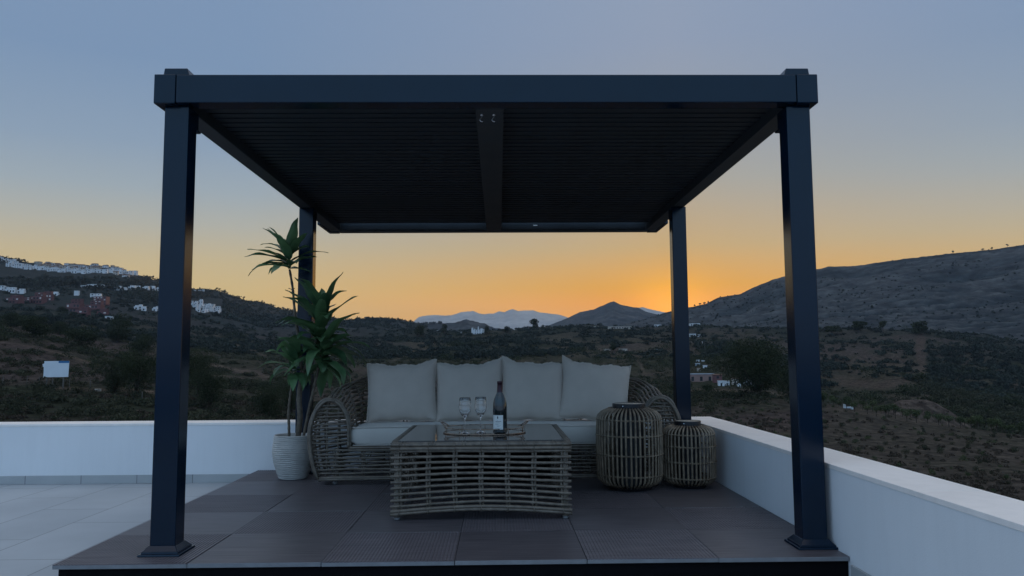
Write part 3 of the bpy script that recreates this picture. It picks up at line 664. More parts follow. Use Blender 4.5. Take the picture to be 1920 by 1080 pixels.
# ------------------------------------------------------------------ scatter cushions
def pillow(cx, cy, cz, wd, hh, lean, rz, roll, label, seed, pull=(0, 0, 0, 0)):
    n = 44; rr_ = np.random.default_rng(seed); U = np.linspace(-1, 1, n); vs = []; fs = []
    def P(u, v, side):
        ed = (1-u**2)*(1-v**2); thick = .085*max(0, (1-abs(u)**3.2)*(1-abs(v)**3.2))**.48
        x = wd/2*u*(1-.055*(1-v*v)**1.0); z = hh/2*v*(1-.065*(1-u*u)**1.0)
        cw = pull[(0 if u < 0 else 1)+(2 if v < 0 else 0)]*(u*u*v*v)**1.5; z += cw; 
        wr = .006*math.sin(9*u+seed)*abs(v)**6+.006*math.sin(11*v+seed*2)*abs(u)**6
        z += wr+.0022*math.sin(31*u+seed*5)*max(0, v)**8+.0016*math.sin(53*u+seed)*max(0, v)**8; cr = (abs(u*v))**3
        y = side*thick*(1+.10*math.sin(3*u+seed)*math.cos(2.3*v+seed*.7))+side*.006*math.sin(14*(u-v)+seed)*cr+side*.004*math.sin(16*(u+v)+seed*3)*cr
        y += -.05*(1-v)*.0
        return (x, y, z)
    for s_ in (-1, 1):
        o = len(vs)
        for j in range(n):
            for i in range(n): vs.append(P(U[i], U[j], s_))
        for j in range(n-1):
            for i in range(n-1):
                a = o+j*n+i; q = (a, a+1, a+n+1, a+n); fs.append(q if s_ < 0 else q[::-1])
    Rm = Matrix.Rotation(rz, 3, 'Z') @ Matrix.Rotation(lean, 3, 'X') @ Matrix.Rotation(roll, 3, 'Y')
    T = lambda p: tuple(Rm @ Vector(p)+Vector((cx, cy, cz)))
    V = [T(p) for p in vs]
    o = mkobj('throw_pillow', V, fs, M['linen'], None, True, origin=(cx, cy, .424))
    tag(o, label, 'cushion', 'scatter cushions along the sofa back')
    edge = [P(u, 1, 0) for u in U]+[P(1, v, 0) for v in U[::-1]][1:]+[P(u, -1, 0) for u in U[::-1]][1:]+[P(-1, v, 0) for v in U][1:-1]
    pm = MB(); pm.tube([T(p) for p in edge], .0055, 6, closed=True); pm.obj('piping', M['linen'], o, smooth=True)
    return o
cz0 = .424
pillow(1.250, 6.12, cz0+.226, .54, .458, R_(-11), R_(3), R_(-1.2), 'beige scatter cushion at the left end of the sofa, nearest the potted plant', 1, (.012, .03, 0, 0))
pillow(1.772, 6.135, cz0+.226, .53, .458, R_(-10), R_(-3), R_(-1), 'beige scatter cushion second from the plant, behind the two wine glasses', 2, (.005, .045, 0, 0))
pillow(2.272, 6.12, cz0+.230, .495, .468, R_(-11), R_(2), R_(1.5), 'beige scatter cushion just to the right of the wine bottle', 3, (.045, .0, 0, 0))
pillow(2.742, 6.08, cz0+.224, .535, .455, R_(-12), R_(-4), R_(5.5), 'beige scatter cushion tilted sideways, behind the larger lantern', 4, (.030, -.004, 0, .0))

# ------------------------------------------------------------------ coffee table
TX0, TX1, TY0, TY1, TZ = 1.400, 2.402, 4.52, 5.62, .439
ct = empty('coffee_table', ((TX0+TX1)/2, (TY0+TY1)/2, 0), 'rectangular woven wicker coffee table with a smoked glass top', 'coffee table')
def hpanel(axis, c, a0, a1, name, outsign):
    m = MB()
    def pt(t, off, z): 
        q = a0+(a1-a0)*t; return (q, c+off*outsign, z) if axis == 'x' else (c+off*outsign, q, z)
    zs = list(np.arange(.078, .385, .0338))
    for z in zs:
        arch = .028*(1-(z-.06)/.36)
        m.tube([pt(t, .004*math.sin(t*25+z*60), z+arch*math.sin(math.pi*t)*.9-.006*math.sin(2*math.pi*t+z*9)*.5) for t in np.linspace(-.012, 1.012, 22)], .0086, 7)
    for z, r in ((.400, .012), (.422, .012), (.050, .0105), (.034, .0095)):
        arch = .026 if z < .1 else 0
        m.tube([pt(t, .004, z+arch*math.sin(math.pi*t)) for t in np.linspace(-.014, 1.014, 22)], r, 7)
    for t in (.035, .20, .35, .50, .65, .80, .965):
        for d in (-.008, .008): m.tube([pt(t+d/(a1-a0)+.003*math.sin(z*20), -.009, z+.02*math.sin(math.pi*t)*(1-(z/.43))) for z in np.linspace(.04, .424, 8)], .0075, 5)
        for z in zs:
            arch = .028*(1-(z-.06)/.36)*math.sin(math.pi*t)*.9; pts = []
            for q in np.linspace(0, 2*math.pi, 9)[:-1]: pts.append(pt(t+.017*math.cos(q)/(a1-a0), -.004+.015*math.sin(q), z+arch+.004*math.cos(q)))
            m.tube(pts, .0032, 4, closed=True)
        for z in (.399, .421, .04):
            pts = [pt(t+.012*math.cos(q)/(a1-a0), .004, z+(.024*math.sin(math.pi*t) if z < .1 else 0)+.016*math.sin(q)) for q in np.linspace(0, 2*math.pi, 9)[:-1]]
            m.tube([(p if axis == 'x' else p) for p in pts], .0032, 4, closed=True)
            m.tube([pt(t, .004+.015*math.cos(q)*1, z+(.024*math.sin(math.pi*t) if z < .1 else 0)+.015*math.sin(q)) for q in np.linspace(0, 2*math.pi, 9)[:-1]], .0034, 4, closed=True)
    return m.obj(name, W, ct, smooth=True)
hpanel('x', TY0, TX0, TX1, 'woven_panel', -1); hpanel('x', TY1, TX0, TX1, 'woven_panel', 1)
for c, sg in ((TX0+.02, 1), (TX1-.02, -1)):
    m = MB()
    for k in range(70):
        y = random.uniform(TY0+.05, TY1-.05); z = random.uniform(.07, .38); a = random.uniform(0, 6.28); pts = []
        hdg = a; p = np.array([y, z])
        for t in range(16):
            hdg += random.uniform(-.7, .9); p = p+.017*np.array([math.cos(hdg), math.sin(hdg)]); p[0] = np.clip(p[0], TY0+.02, TY1-.02); p[1] = np.clip(p[1], .05, .41)
            pts.append((c+random.uniform(-.006, .006)+sg*.004, p[0]+t*1e-4, p[1]+t*1e-4))
        m.tube(pts, .0042, 4)
    for z, r in ((.400, .012), (.422, .012), (.050, .0105), (.034, .0095)): m.tube([(c-sg*.02, TY0, z), (c-sg*.02, TY1, z)], r, 7)
    for y in np.linspace(TY0+.2, TY1-.2, 4): m.tube([(c-sg*.006, y, .04), (c-sg*.006, y, .42)], .007, 5)
    m.obj('woven_panel', W, ct, smooth=True)
for x in (TX0+.022, TX1-.022):
    for y in (TY0+.022, TY1-.022):
        l_ = MB(); zz = np.linspace(.016, .427, 60); l_.tube([(x, y, z) for z in zz], [.0185+.0014*math.sin(i*2.1) for i in range(60)], 12); lg = l_.obj('leg', W, ct, smooth=True)
        f_ = MB(); f_.lathe([(0, .0008), (.014, .0008), (.017, .004), (.017, .0155), (0, .0155)], 14, x, y, 0); f_.obj('foot_cap', M['foot'], lg)
m = MB()
for o_ in (0, .020): 
    for x in (TX0-.004+o_, TX1+.004-o_): m.tube([(x, TY0, TZ-.008), (x, TY1, TZ-.008)], .0085, 6)
    for y in (TY0-.004+o_, TY1+.004-o_): m.tube([(TX0, y, TZ-.0085), (TX1, y, TZ-.0085)], .0085, 6)
for y in np.arange(TY0+.04, TY1, .048):
    for xa, xb in ((TX0-.012, TX0+.026), (TX1-.026, TX1+.012)): m.tube([(xa, y, TZ-.001), (xb, y+.012, TZ-.001)], .0035, 5)
for x in np.arange(TX0+.05, TX1, .172):
    for d in (0, .018): m.tube([(x+d, TY0-.014, TZ-.02), (x+d, TY0-.010, TZ+.001), (x+d, TY0+.03, TZ+.001)], .0035, 5)
m.obj('top_rim', W, ct, smooth=True)
MB().box(TX0+.045, TX1-.045, TY1-.05, TY1-.035, .045, TZ-.02).obj('shade_board', M['black'], ct)  # added black sheet standing in for the shade inside the table
MB().box(TX0+.030, TX1-.030, TY0-.006, TY1+.006, TZ-.0012, TZ+.0058).obj('glass_top', M['table_glass'], ct, bevel=.001)
TG = TZ+.0059

# tray
TCX, TCY, TA, TBb = 1.912, 4.97, .253, .185
tr = empty('serving_tray', (TCX, TCY, TG), 'oval brass-railed tray holding the wine bottle and glasses', 'tray')
n = 64; el_ = lambda a, ka=1., kb=1.: (TCX+TA*ka*math.cos(a), TCY+TBb*kb*math.sin(a))
b_ = MB(); rim = [el_(2*math.pi*k/n) for k in range(n)]
vs = [(x, y, TG+.0004) for x, y in rim]+[(x, y, TG+.006) for x, y in rim]
b_.add(vs, [tuple(range(n))[::-1], tuple(range(n, 2*n))]+[(k, (k+1) % n, n+(k+1) % n, n+k) for k in range(n)]); b_.obj('tray_base', M['mirror'], tr)
b_ = MB(); b_.tube([(*el_(2*math.pi*k/n, 1.01, 1.01), TG+.0045) for k in range(n)], .0042, 6, closed=True)
b_.tube([(*el_(2*math.pi*k/n, 1.0, 1.0), TG+.036) for k in range(n)], .0028, 6, closed=True)
for k in range(10):
    a = 2*math.pi*(k+.5)/10; x, y = el_(a); b_.tube([(x, y, TG+.005), (x, y, TG+.036)], .0022, 5)
b_.obj('rail', M['brass'], tr, smooth=True)
for sg in (-1, 1):
    hnd = MB(); pts = []
    for t in np.linspace(0, 1, 16):
        a = (t-.5)*.9; x = TCX+sg*TA*math.cos(a); y = TCY+TBb*math.sin(a); pts.append((x+sg*.022*math.sin(math.pi*t), y, TG+.036+.034*math.sin(math.pi*t)**.7))
    hnd.tube(pts, .0034, 6); hnd.obj('handle', M['brass'], tr, smooth=True)
ZG = TG+.0065
def glass(x, y, label):
    pr = [(0, .0005), (.033, .0005), (.035, .002), (.033, .0035), (.012, .007), (.0055, .012), (.0038, .03), (.0035, .085), (.0045, .097), (.011, .106), (.024, .120), (.035, .142), (.0385, .165), (.037, .195), (.0335, .225), (.0328, .2265),
          (.0320, .225), (.0355, .195), (.0368, .165), (.0333, .143), (.022, .1225), (.009, .110), (0, .1075)]
    pr = [(a, b*.965) for a, b in pr]; m = MB(); m.lathe(pr, 40, x, y, ZG); o = m.obj('wine_glass', M['glass'], None, smooth=True, origin=(x, y, ZG))
    return tag(o, label, 'wine glass', 'wine glasses on the tray')
glass(1.794, 4.86, 'empty stemmed wine glass on the tray, the one farther from the bottle')
glass(1.889, 4.92, 'empty stemmed wine glass on the tray, the one nearer the bottle')
BX, BY = 2.009, 4.84
bt = empty('wine_bottle', (BX, BY, ZG), 'dark wine bottle with white label and burgundy foil on the tray', 'bottle')
m = MB(); m.lathe([(0, .0006), (.036, .0006), (.0425, .006), (.0432, .014), (.0432, .165), (.0415, .185), (.035, .212), (.026, .235), (.0185, .249), (.0152, .264), (.0145, .29), (.0145, .308), (0, .308)], 48, BX, BY, ZG); m.obj('bottle_body', M['bottle'], bt, smooth=True)
m = MB(); m.lathe([(.0186, .2510), (.0162, .264), (.0153, .29), (.0153, .304), (.0168, .305), (.0168, .316), (.0150, .3185), (0, .319)], 32, BX, BY, ZG); m.obj('foil', M['foil'], bt, smooth=True)
def arcpatch(m, a0, a1, z0, z1, r, mi=0, n=16):
    vs = []; 
    for k in range(n+1):
        a = a0+(a1-a0)*k/n; vs += [(BX+r*math.cos(a), BY+r*math.sin(a), ZG+z0), (BX+r*math.cos(a), BY+r*math.sin(a), ZG+z1)]
    m.add(vs, [(2*k, 2*k+2, 2*k+3, 2*k+1) for k in range(n)], mi)
m = MB(); fc = -math.pi/2-.30; arcpatch(m, fc-.95, fc+.75, .028, .114, .0436)
for (a, b, z0, z1) in [(p, q_, u-.013, v-.013) for p, q_, u, v in [(-.10,.06,.106,.118),(-.07,.03,.118,.121),(-.14,-.02,.0965,.0985),(-.35,.45,.088,.0905),(-.25,.30,.080,.0815),(-.4,.1,.072,.0735),(-.2,.4,.0665,.0675),(-.15,.25,.0590,.0602),(-.4,.5,.0475,.0487)]]: arcpatch(m, fc+a, fc+b, z0, z1, .0439, 1, 6)
m.obj('label', [M['paper'], M['ink']], bt, smooth=True)

# ------------------------------------------------------------------ lanterns
def lantern(cx, cy, r, h, label, nrod, rings, rz):
    e = empty('rattan_lantern', (cx, cy, 0), label, 'lantern', 'round rattan lanterns beside the sofa')
    def prof(t):  # t 0..1 bottom to top
        z = .02+(h-.055)*t; q = abs(2*t-1)
        return r*(1-.04*q**2-.36*max(0, (q-.72)/.28)**2.6), z
    ts = np.linspace(0, 1, 22); m = MB()
    for k in range(nrod):
        a = 2*math.pi*k/nrod+rz; a += random.uniform(-.008, .008)
        m.tube([(cx+prof(t)[0]*math.cos(a), cy+prof(t)[0]*math.sin(a), prof(t)[1]) for t in ts], .0075, 6)
    m.obj('cane_cage', M['wicker_dark'], e, smooth=True)
    for t in rings:
        m = MB(); rr, z = prof(t); n = nrod*4
        for ph in (0, math.pi):
            m.tube([(cx+(rr+.008*math.cos(k*math.pi/2+ph))*math.cos(2*math.pi*k/n+rz), cy+(rr+.008*math.cos(k*math.pi/2+ph))*math.sin(2*math.pi*k/n+rz), z+.0045*math.sin(k*math.pi/2+ph)) for k in range(n)], .0038, 4, closed=True)
        m.obj('binding_ring', M['wicker_dark'], e, smooth=True)
    rt_, zt = prof(1); 
    m = MB(); R2 = r*.50; m.lathe([(0, h-.034), (R2*.97, h-.034), (R2, h-.030), (R2, h-.006), (R2*.985, h-.002), (R2*.93, h-.002), (R2*.93, h-.006), (0, h-.006)], 40, cx, cy, 0)
    m.lathe([(R2+.0, h-.033), (rt_+.008, h-.040), (rt_+.008, h-.048), (0, h-.048)], 40, cx, cy, 0)
    ld = m.obj('lid', M['lid'], e, smooth=False)
    m = MB(); m.lathe([(0, h-.0045), (R2*.92, h-.0045)], 40, cx, cy, 0); m.obj('lid_top', M['lidtop'], ld)
    m = MB(); m.lathe([(0, .0008), (r*.58, .0008), (r*.62, .006), (r*.66, .022), (r*.60, .026), (0, .026)], 40, cx, cy, 0); m.obj('base', M['lid'], e)
    m = MB(); m.lathe([(r*.44, .027), (r*.44, h-.05)], 32, cx, cy, 0); m.obj('inner_liner', M['lid'], e)
    kn = MB(); kn.lathe([(0, 0), (.004, 0), (.004, .004), (0, .005)], 8, 0, 0, 0); kn.v = [(cx-.25*r+x, cy-R2*.87-z, h-.018+y) for x, y, z in kn.v]; kn.obj('rivet', M['chrome'], ld)
    return e
lantern(2.915, 5.535, .226, .592, 'larger rattan lantern with a black lid standing in front of the sofa arm', 44, (.16, .42, .66, .86), .03)
lantern(3.345, 5.60, .186, .463, 'smaller rattan lantern with a black lid beside the right parapet wall', 40, (.13, .40, .66, .86), .05)

# ------------------------------------------------------------------ potted plant
PXc, PYc = .415, 6.15
pl = empty('potted_plant', (PXc, PYc, 0), 'tall dracaena with three leafy crowns in a ridged white pot', 'plant')
m = MB(); pr = []
for t in np.linspace(0, 1, 150):
    z = .003+.325*t; r = .098+.062*math.sin(min(1, t*1.15+.05)*math.pi*.62)-.012*max(0, t-.75)*2; pr.append((r, z))
wob = lambda a, z: .0021*math.sin(z*430+1.5*math.sin(a*2+z*8)+.9*math.sin(a*5+z*30)+.5*math.sin(a*11))+.0009*math.sin(z*230+a*3)
m.lathe([(0, .003)]+pr, 90, PXc, PYc, 0, wob=lambda a, z: wob(a, z) if z > .01 else 0)
rt2, zt2 = pr[-1]; m.lathe([(rt2, zt2), (rt2-.004, zt2+.006), (rt2-.012, zt2+.004), (rt2-.016, zt2-.05)], 90, PXc, PYc, 0)
pot = m.obj('pot', M['pot'], pl, smooth=True)
MB().lathe([(0, .29), (.05, .293), (rt2-.015, .286)], 40, PXc, PYc, 0).obj('soil', M['soil'], pot, smooth=True)
def atY(x, y, Y): d = ray(x, y); t = Y/d[1]; return CAM+d*t
def stem(pts, r0, r1):
    P = resample(np.array(pts), 40); 
    for _ in range(4): P[1:-1] = (P[:-2]+P[1:-1]*2+P[2:])/4
    k = np.arange(40); rr = r0+(r1-r0)*k/39+.0012*np.sin(k*1.9)
    MB().tube(P, rr, 10).obj('stem', M['stem'], pl, smooth=True)
    return P[-1]
S = lambda x, y, Y=6.15: tuple(atY(x, y, Y))
def S0(x, y): return (x, y, .285)
stem([(PXc-.03, PYc-.02, .285), S(541, 770), S(545, 735), S(551, 700)], .011, .009)
stem([(PXc+.03, PYc, .285), S(563, 780), S(560, 745), S(566, 705), S(585, 665), S(600, 620)], .022, .016)
stem([(PXc+.075, PYc-.03, .285), S(580, 765, 6.1), S(590, 720, 6.1), S(602, 670, 6.08), S(606, 630, 6.08)], .012, .011)
stem([S(566, 705), S(561, 640), S(553, 590), S(549, 540), S(543, 505)], .012, .009)
def leaf(m, base, az, elv, ln, wd, droop, rr_):
    """one lanceolate leaf with a fold along the midrib, drooping to its tip"""
    n = 12; pos = np.array(base, float); pitch = elv; vs = []; d = 0; tw = rr_.uniform(-.5, .5)
    for i in range(n+1):
        t = i/n; wv = wd*(math.sin(math.pi*min(1, t**.8*1.0))**.75*(1-.25*t)+.10*(1-t))*.5 if i < n else .0008
        dx, dy = math.sin(az), math.cos(az)
        side = np.array([dy, -dx, 0]); side = side*math.cos(tw*t)+np.array([0, 0, 1])*math.sin(tw*t)
        upv = np.array([-dx*math.sin(pitch), -dy*math.sin(pitch), math.cos(pitch)])
        rip = .10*wd*math.sin(t*14+tw*9)
        for s_, f_ in ((-1, .30), (-.5, .13), (0, 0), (.5, .13), (1, .30)):
            vs.append(pos+side*wv*s_+upv*(wv*f_+rip*abs(s_)*.6))
        st = ln/n; pos = pos+st*np.array([dx*math.cos(pitch), dy*math.cos(pitch), math.sin(pitch)]); pitch -= droop/n*(.4+1.2*t)
    m.add(vs, [(5*i+k, 5*i+k+1, 5*i+k+6, 5*i+k+5) for i in range(n) for k in range(4)])
def crown(cx, cy, cz, n_, ln, spread, seed, low=-.5, wf=.27, dr=1., bias=None):
    rr_ = np.random.default_rng(seed); m = MB()
    for k in range(n_):
        t = k/n_; az = k*2.39996+rr_.uniform(-.9, .9); az = az if bias is None or rr_.random() > .5 else bias+rr_.normal()*.55; z = cz+(-spread+2*spread*t)
        e_ = low+(1.25-low)*t+rr_.uniform(-.2, .2)
        leaf(m, (cx+rr_.uniform(-.012, .012), cy+rr_.uniform(-.012, .012), z), az, e_, ln*rr_.uniform(.6, 1.2), ln*wf*rr_.uniform(.8, 1.2), rr_.uniform(.7, 2.3)*(1-.4*t)*dr, rr_)
    return m.obj('leaf_crown', M['leaf'], pl, smooth=True)
c = S(543, 488); crown(c[0], c[1], c[2], 24, .30, .07, 5, low=.15, dr=.75, bias=-1.7)
c = S(602, 628); crown(c[0], c[1]-.02, c[2], 46, .37, .15, 6, low=-.2, dr=.85)
c = S(606, 668, 6.08); crown(c[0], c[1]-.04, c[2], 22, .38, .07, 8, low=-.5, bias=1.5)
c = S(553, 688); crown(c[0], c[1], c[2], 26, .27, .06, 7, low=-.3, wf=.3)
c = S(548, 530)
tw_ = MB()
for a in (0, 2.2, 4.1): tw_.tube([S(548, 543), (S(548, 543)[0]+.03*math.sin(a), 6.15+.03*math.cos(a), S(548, 543)[2]+.01)], .003, 5)
tw_.obj('twig', M['stem'], pl)

# ------------------------------------------------------------------ foliage
def leafcloud(centers, radii, counts, size, seed, flat=.75, quad=True):
    """leaf-sized quads spread through lumpy volumes"""
    g = np.random.default_rng(seed); C = np.repeat(centers, counts, 0); Rr = np.repeat(radii, counts, 0); Sz = np.repeat(size, counts)
    n = len(C); d = g.normal(size=(n, 3)); d /= np.linalg.norm(d, axis=1)[:, None]
    rad = g.uniform(.55, 1.0, n)**.5
    P = C+d*Rr*rad[:, None]
    u = g.normal(size=(n, 3))+d*.0; u /= np.linalg.norm(u, axis=1)[:, None]
    nn = d*.9+g.normal(size=(n, 3))*.6; v = np.cross(nn, u); v /= np.linalg.norm(v, axis=1)[:, None]+1e-9; u = np.cross(v, nn); u /= np.linalg.norm(u, axis=1)[:, None]+1e-9
    s_ = Sz*g.uniform(.6, 1.4, n); u *= s_[:, None]; v *= (s_*g.uniform(.4, .8, n))[:, None]
    V = np.stack([P-u, P-v*.9, P+u, P+v*.9], 1).reshape(-1, 3)
    return V, np.arange(4*n).reshape(-1, 4)
def bush_cloud(X, Y, Zz, H, Wd, counts, seed, lobes=3, leaf=.12):
    g = np.random.default_rng(seed); n = len(X); C = []; Rr = []; cn = []; sz = []
    for l in range(lobes):
        ox = g.uniform(-.35, .35, n)*Wd*(l > 0); oy = g.uniform(-.35, .35, n)*Wd*(l > 0); k = g.uniform(.55, .8, n) if l else np.ones(n)*.8
        hz_ = H*(.45+.12*g.uniform(-1, 1, n))*k
        C.append(np.stack([X+ox, Y+oy, Zz+H*.32+g.uniform(-.05, .25, n)*H*(l > 0)], 1)); Rr.append(np.stack([Wd*.5*k, Wd*.5*k, hz_], 1)); cn.append(np.maximum(counts//lobes, 3)); sz.append(np.minimum(Wd*leaf/ np.clip(counts/60., .35, 2.2)**.5, 9))
    return leafcloud(np.concatenate(C), np.concatenate(Rr), np.concatenate(cn), np.concatenate(sz), seed+1)
def scatter(n, xr, rr, seed, dens, size):
    g = np.random.default_rng(seed); x = g.uniform(*xr, n); r = np.exp(g.uniform(math.log(rr[0]), math.log(rr[1]), n)); th = x2theta(x)
    X = CAM[0]+r*np.sin(th); Y = r*np.cos(th); d = dens(X, Y, x, r); k = g.uniform(0, 1, n) < d
    x, r, X, Y = x[k], r[k], X[k], Y[k]; z = hfun(x2theta(x), r); s_ = size(g, len(x), r, x, X, Y)
    return x, r, X, Y, z, s_
def dscrub(X, Y, x, r):
    d = np.clip(.50+1.4*fbm(X/60, Y/60, 5, 40)+.8*fbm(X/14, Y/14, 4, 50)+.5*fbm(X/220, Y/220, 4, 60), .03, 1)
    d = np.where((x < 1440) & (r < 190), d*.62, d)
    d = np.where((x > 1440) & (r < 226), .025, d)                       # the orchard slope is open
    d = np.where((x > 1500) & (r > 240) & (r < 700), np.clip(d*1.0+.75*(x > 1740)+.15, 0, 1), d)
    mx, my = CAM[0]+236*math.sin(x2theta(1712)), 236*math.cos(x2theta(1712)); d = np.where(np.hypot(X-mx, Y-my) < 17, .03, d)
    py = None
    return d
def keep_off_tracks(x, X, Y, z, r):
    py = rowof(X, Y, z); k = np.ones(len(x), bool)
    for pts, wd, a in tracks:
        if a > .3: k &= polymask(x, py, pts, wd*1.25) < .35
    k &= ~((x < 275) & (py > 494) & (py < 521)) & ~((x < 210) & (py > 540) & (py < 596) & (np.random.default_rng(3).uniform(0, 1, len(x)) < .75)) & ~((x > 355) & (x < 415) & (py > 560) & (py < 590)) & ~((x > 1292) & (x < 1410) & (py > 698) & (py < 731))
    return k, py
def scrub(name, n, xr, rr, seed, sizef, cnt, m, lobes=3, dens=dscrub, leaf=.12):
    x, r, X, Y, z, s_ = scatter(n, xr, rr, seed, dens, sizef); k, py = keep_off_tracks(x, X, Y, z, r)
    x, r, X, Y, z, s_ = x[k], r[k], X[k], Y[k], z[k], s_[k]
    g = np.random.default_rng(seed+3); H = s_*g.uniform(.6, 1.0, len(x)); Wd = s_*g.uniform(1.0, 1.7, len(x))
    px = s_/r*FPX; counts = np.clip(cnt*px**1.3, 10, 420).astype(int)
    V, Fq = bush_cloud(X, Y, z-.1*s_, H, Wd, counts, seed+9, lobes, leaf); o = mkobj(name, V, Fq, m); return tag(o, 'low dark scrub spread over the hillsides', 'scrub', kind='stuff')
scrub('scrub', 4200, (-380, 2300), (62, 175), 100, lambda g, n, r, x, X, Y: np.where((x > 1440), g.uniform(.4, .8, n), g.uniform(.6, 2.3, n)), 3.4, M['scrub'], leaf=.085)
scrub('scrub', 12500, (-380, 2300), (170, 480), 200, lambda g, n, r, x, X, Y: g.uniform(1.0, 2.6, n)*(1+1.3*np.clip((x-1640)/120, 0, 1)), 3.4, M['scrub'], leaf=.10)
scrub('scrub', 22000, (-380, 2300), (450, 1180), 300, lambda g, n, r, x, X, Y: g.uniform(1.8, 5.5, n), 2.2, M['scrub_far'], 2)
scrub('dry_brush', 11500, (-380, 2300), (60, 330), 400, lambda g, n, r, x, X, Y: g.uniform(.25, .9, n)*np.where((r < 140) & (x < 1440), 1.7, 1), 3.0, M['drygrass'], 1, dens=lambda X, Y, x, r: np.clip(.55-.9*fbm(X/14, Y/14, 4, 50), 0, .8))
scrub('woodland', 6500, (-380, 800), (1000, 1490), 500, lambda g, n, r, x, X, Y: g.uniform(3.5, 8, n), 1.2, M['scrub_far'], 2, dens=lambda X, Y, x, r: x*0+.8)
scrub('tree_clumps', 1500, (-60, 1980), (205, 1000), 600, lambda g, n, r, x, X, Y: g.uniform(3.2, 6.5, n)*np.clip(r/330, .7, 1.35), 4.5, M['tree'], 6, dens=lambda X, Y, x, r: np.clip((fbm(X/85, Y/85, 4, 77)+.5*fbm(X/25, Y/25, 3, 78))*2.6-.05+.9*((x > 1740) & (r > 250)), 0, 1)*np.where((x > 1440) & (r < 250), 0, 1)*np.where(np.hypot(X-CAM[0]-236*math.sin(x2theta(1712)), Y-236*math.cos(x2theta(1712))) < 26, 0, 1), leaf=.055)
gm = np.random.default_rng(77); Vm = RID['scrub_mountain'].reshape(-1, 3); sel = Vm[gm.integers(0, len(Vm), 12000)]; sel = sel[gm.uniform(0, 1, len(sel)) < np.clip(.35+1.6*fbm(sel[:, 0]/120, sel[:, 1]/80, 4, 41), .04, 1)]
sel = sel+np.stack([gm.uniform(-8, 8, len(sel)), gm.uniform(-6, 6, len(sel)), np.full(len(sel), -.6)], 1); sz_ = gm.uniform(1.5, 3.8, len(sel))
V, Fq = bush_cloud(sel[:, 0], sel[:, 1], sel[:, 2], sz_*.8, sz_*1.4, np.full(len(sel), 8), 78, 1, .3); tag(mkobj('mountain_scrub', V, Fq, M['scrub_far']), 'dark bushes spread over the big right mountain', 'scrub', kind='stuff')
# ridge-line trees on the far slopes
def ridge_scrub(name, pts, r_top, n, seed, s0, s1, x0, x1):
    g = np.random.default_rng(seed); P = np.array(pts, float); x = g.uniform(x0, x1, n); x = x[vn(x/22, x*0, seed) > .42]
    S_ = np.interp(x, P[:, 0], P[:, 1]); th = x2theta(x, S_); r = np.full(len(x), r_top*.998); z = CAM[2]+r*y2t(x, S_); s_ = g.uniform(s0, s1, len(x))
    V, Fq = bush_cloud(CAM[0]+r*np.sin(th), r*np.cos(th), z-s_*.35, s_, s_*1.3, np.full(len(x), 30), seed, 2, .2); return tag(mkobj(name, V, Fq, M['scrub_far']), 'small trees dotted along the far ridge line', 'trees', kind='stuff')
ridge_scrub('ridge_trees', SH, 2700, 120, 11, 9, 18, 660, 960)

def tree(name, x, y, z, h, wd, label, group=None, cat='tree', seed=0, leaf_n=900, m=None, trunk_h=.3, lobes=9, flat=1.0, leafs=.045, parent_parts=True, multi=1):
    g = np.random.default_rng(seed); e = empty(name, (x, y, z), label, cat, group)
    C = []; Rr = []
    for l in range(lobes):
        a = g.uniform(0, 6.28); q = g.uniform(0, .62)**.8; zz = g.uniform(-.85, .8)
        k = math.sqrt(max(.1, 1-zz*zz*.7)); C.append((x+wd*.5*q*math.cos(a)*k, y+wd*.5*q*math.sin(a)*k, z+h*(trunk_h+(1-trunk_h)*(.5+.42*zz)))); s_ = g.uniform(.2, .34)
        Rr.append((wd*s_, wd*s_, h*(1-trunk_h)*s_*.8*flat))
    C = np.array(C); Rr = np.array(Rr)
    V, Fq = leafcloud(C, Rr, np.full(lobes, leaf_n//lobes), np.full(lobes, wd*leafs), seed)
    mkobj('crown', V, Fq, m or M['tree'], e)
    t = MB()
    for k in range(multi):
        ox = (k-(multi-1)/2)*wd*.10
        t.tube([(x+ox, y, z-.4), (x+ox*1.2+g.uniform(-.02, .02)*wd, y, z+h*trunk_h*.6), (x+ox*1.6, y, z+h*(trunk_h+.15))], [h*.028, h*.022, h*.014], 7)
    for l in range(min(lobes, 6)): t.tube([(x, y, z+h*trunk_h*.7), tuple((C[l]+np.array([x, y, z+h*trunk_h]))/2), tuple(C[l])], [h*.016, h*.010, h*.004], 5)
    t.obj('trunk', M['bark'], e, smooth=True)
    return e
# big tree on the right, above the hamlet
X, Y, z, r = hit(1418, 738, 120, 260); k = pxs(X, Y)
tree('carob_tree', X, Y, z, 108*k, 150*k, 'huge round dark tree right of the pink house, left of the front pergola post', seed=21, leaf_n=24000, trunk_h=.10, lobes=60, leafs=.010, multi=2)
X, Y, z, r = hit(1480, 730, 120, 300); k = pxs(X, Y)
tree('carob_tree', X, Y, z, 62*k, 70*k, 'bushy dark tree partly hidden behind the front right pergola post', seed=22, leaf_n=2500, trunk_h=.12, lobes=16, leafs=.022)
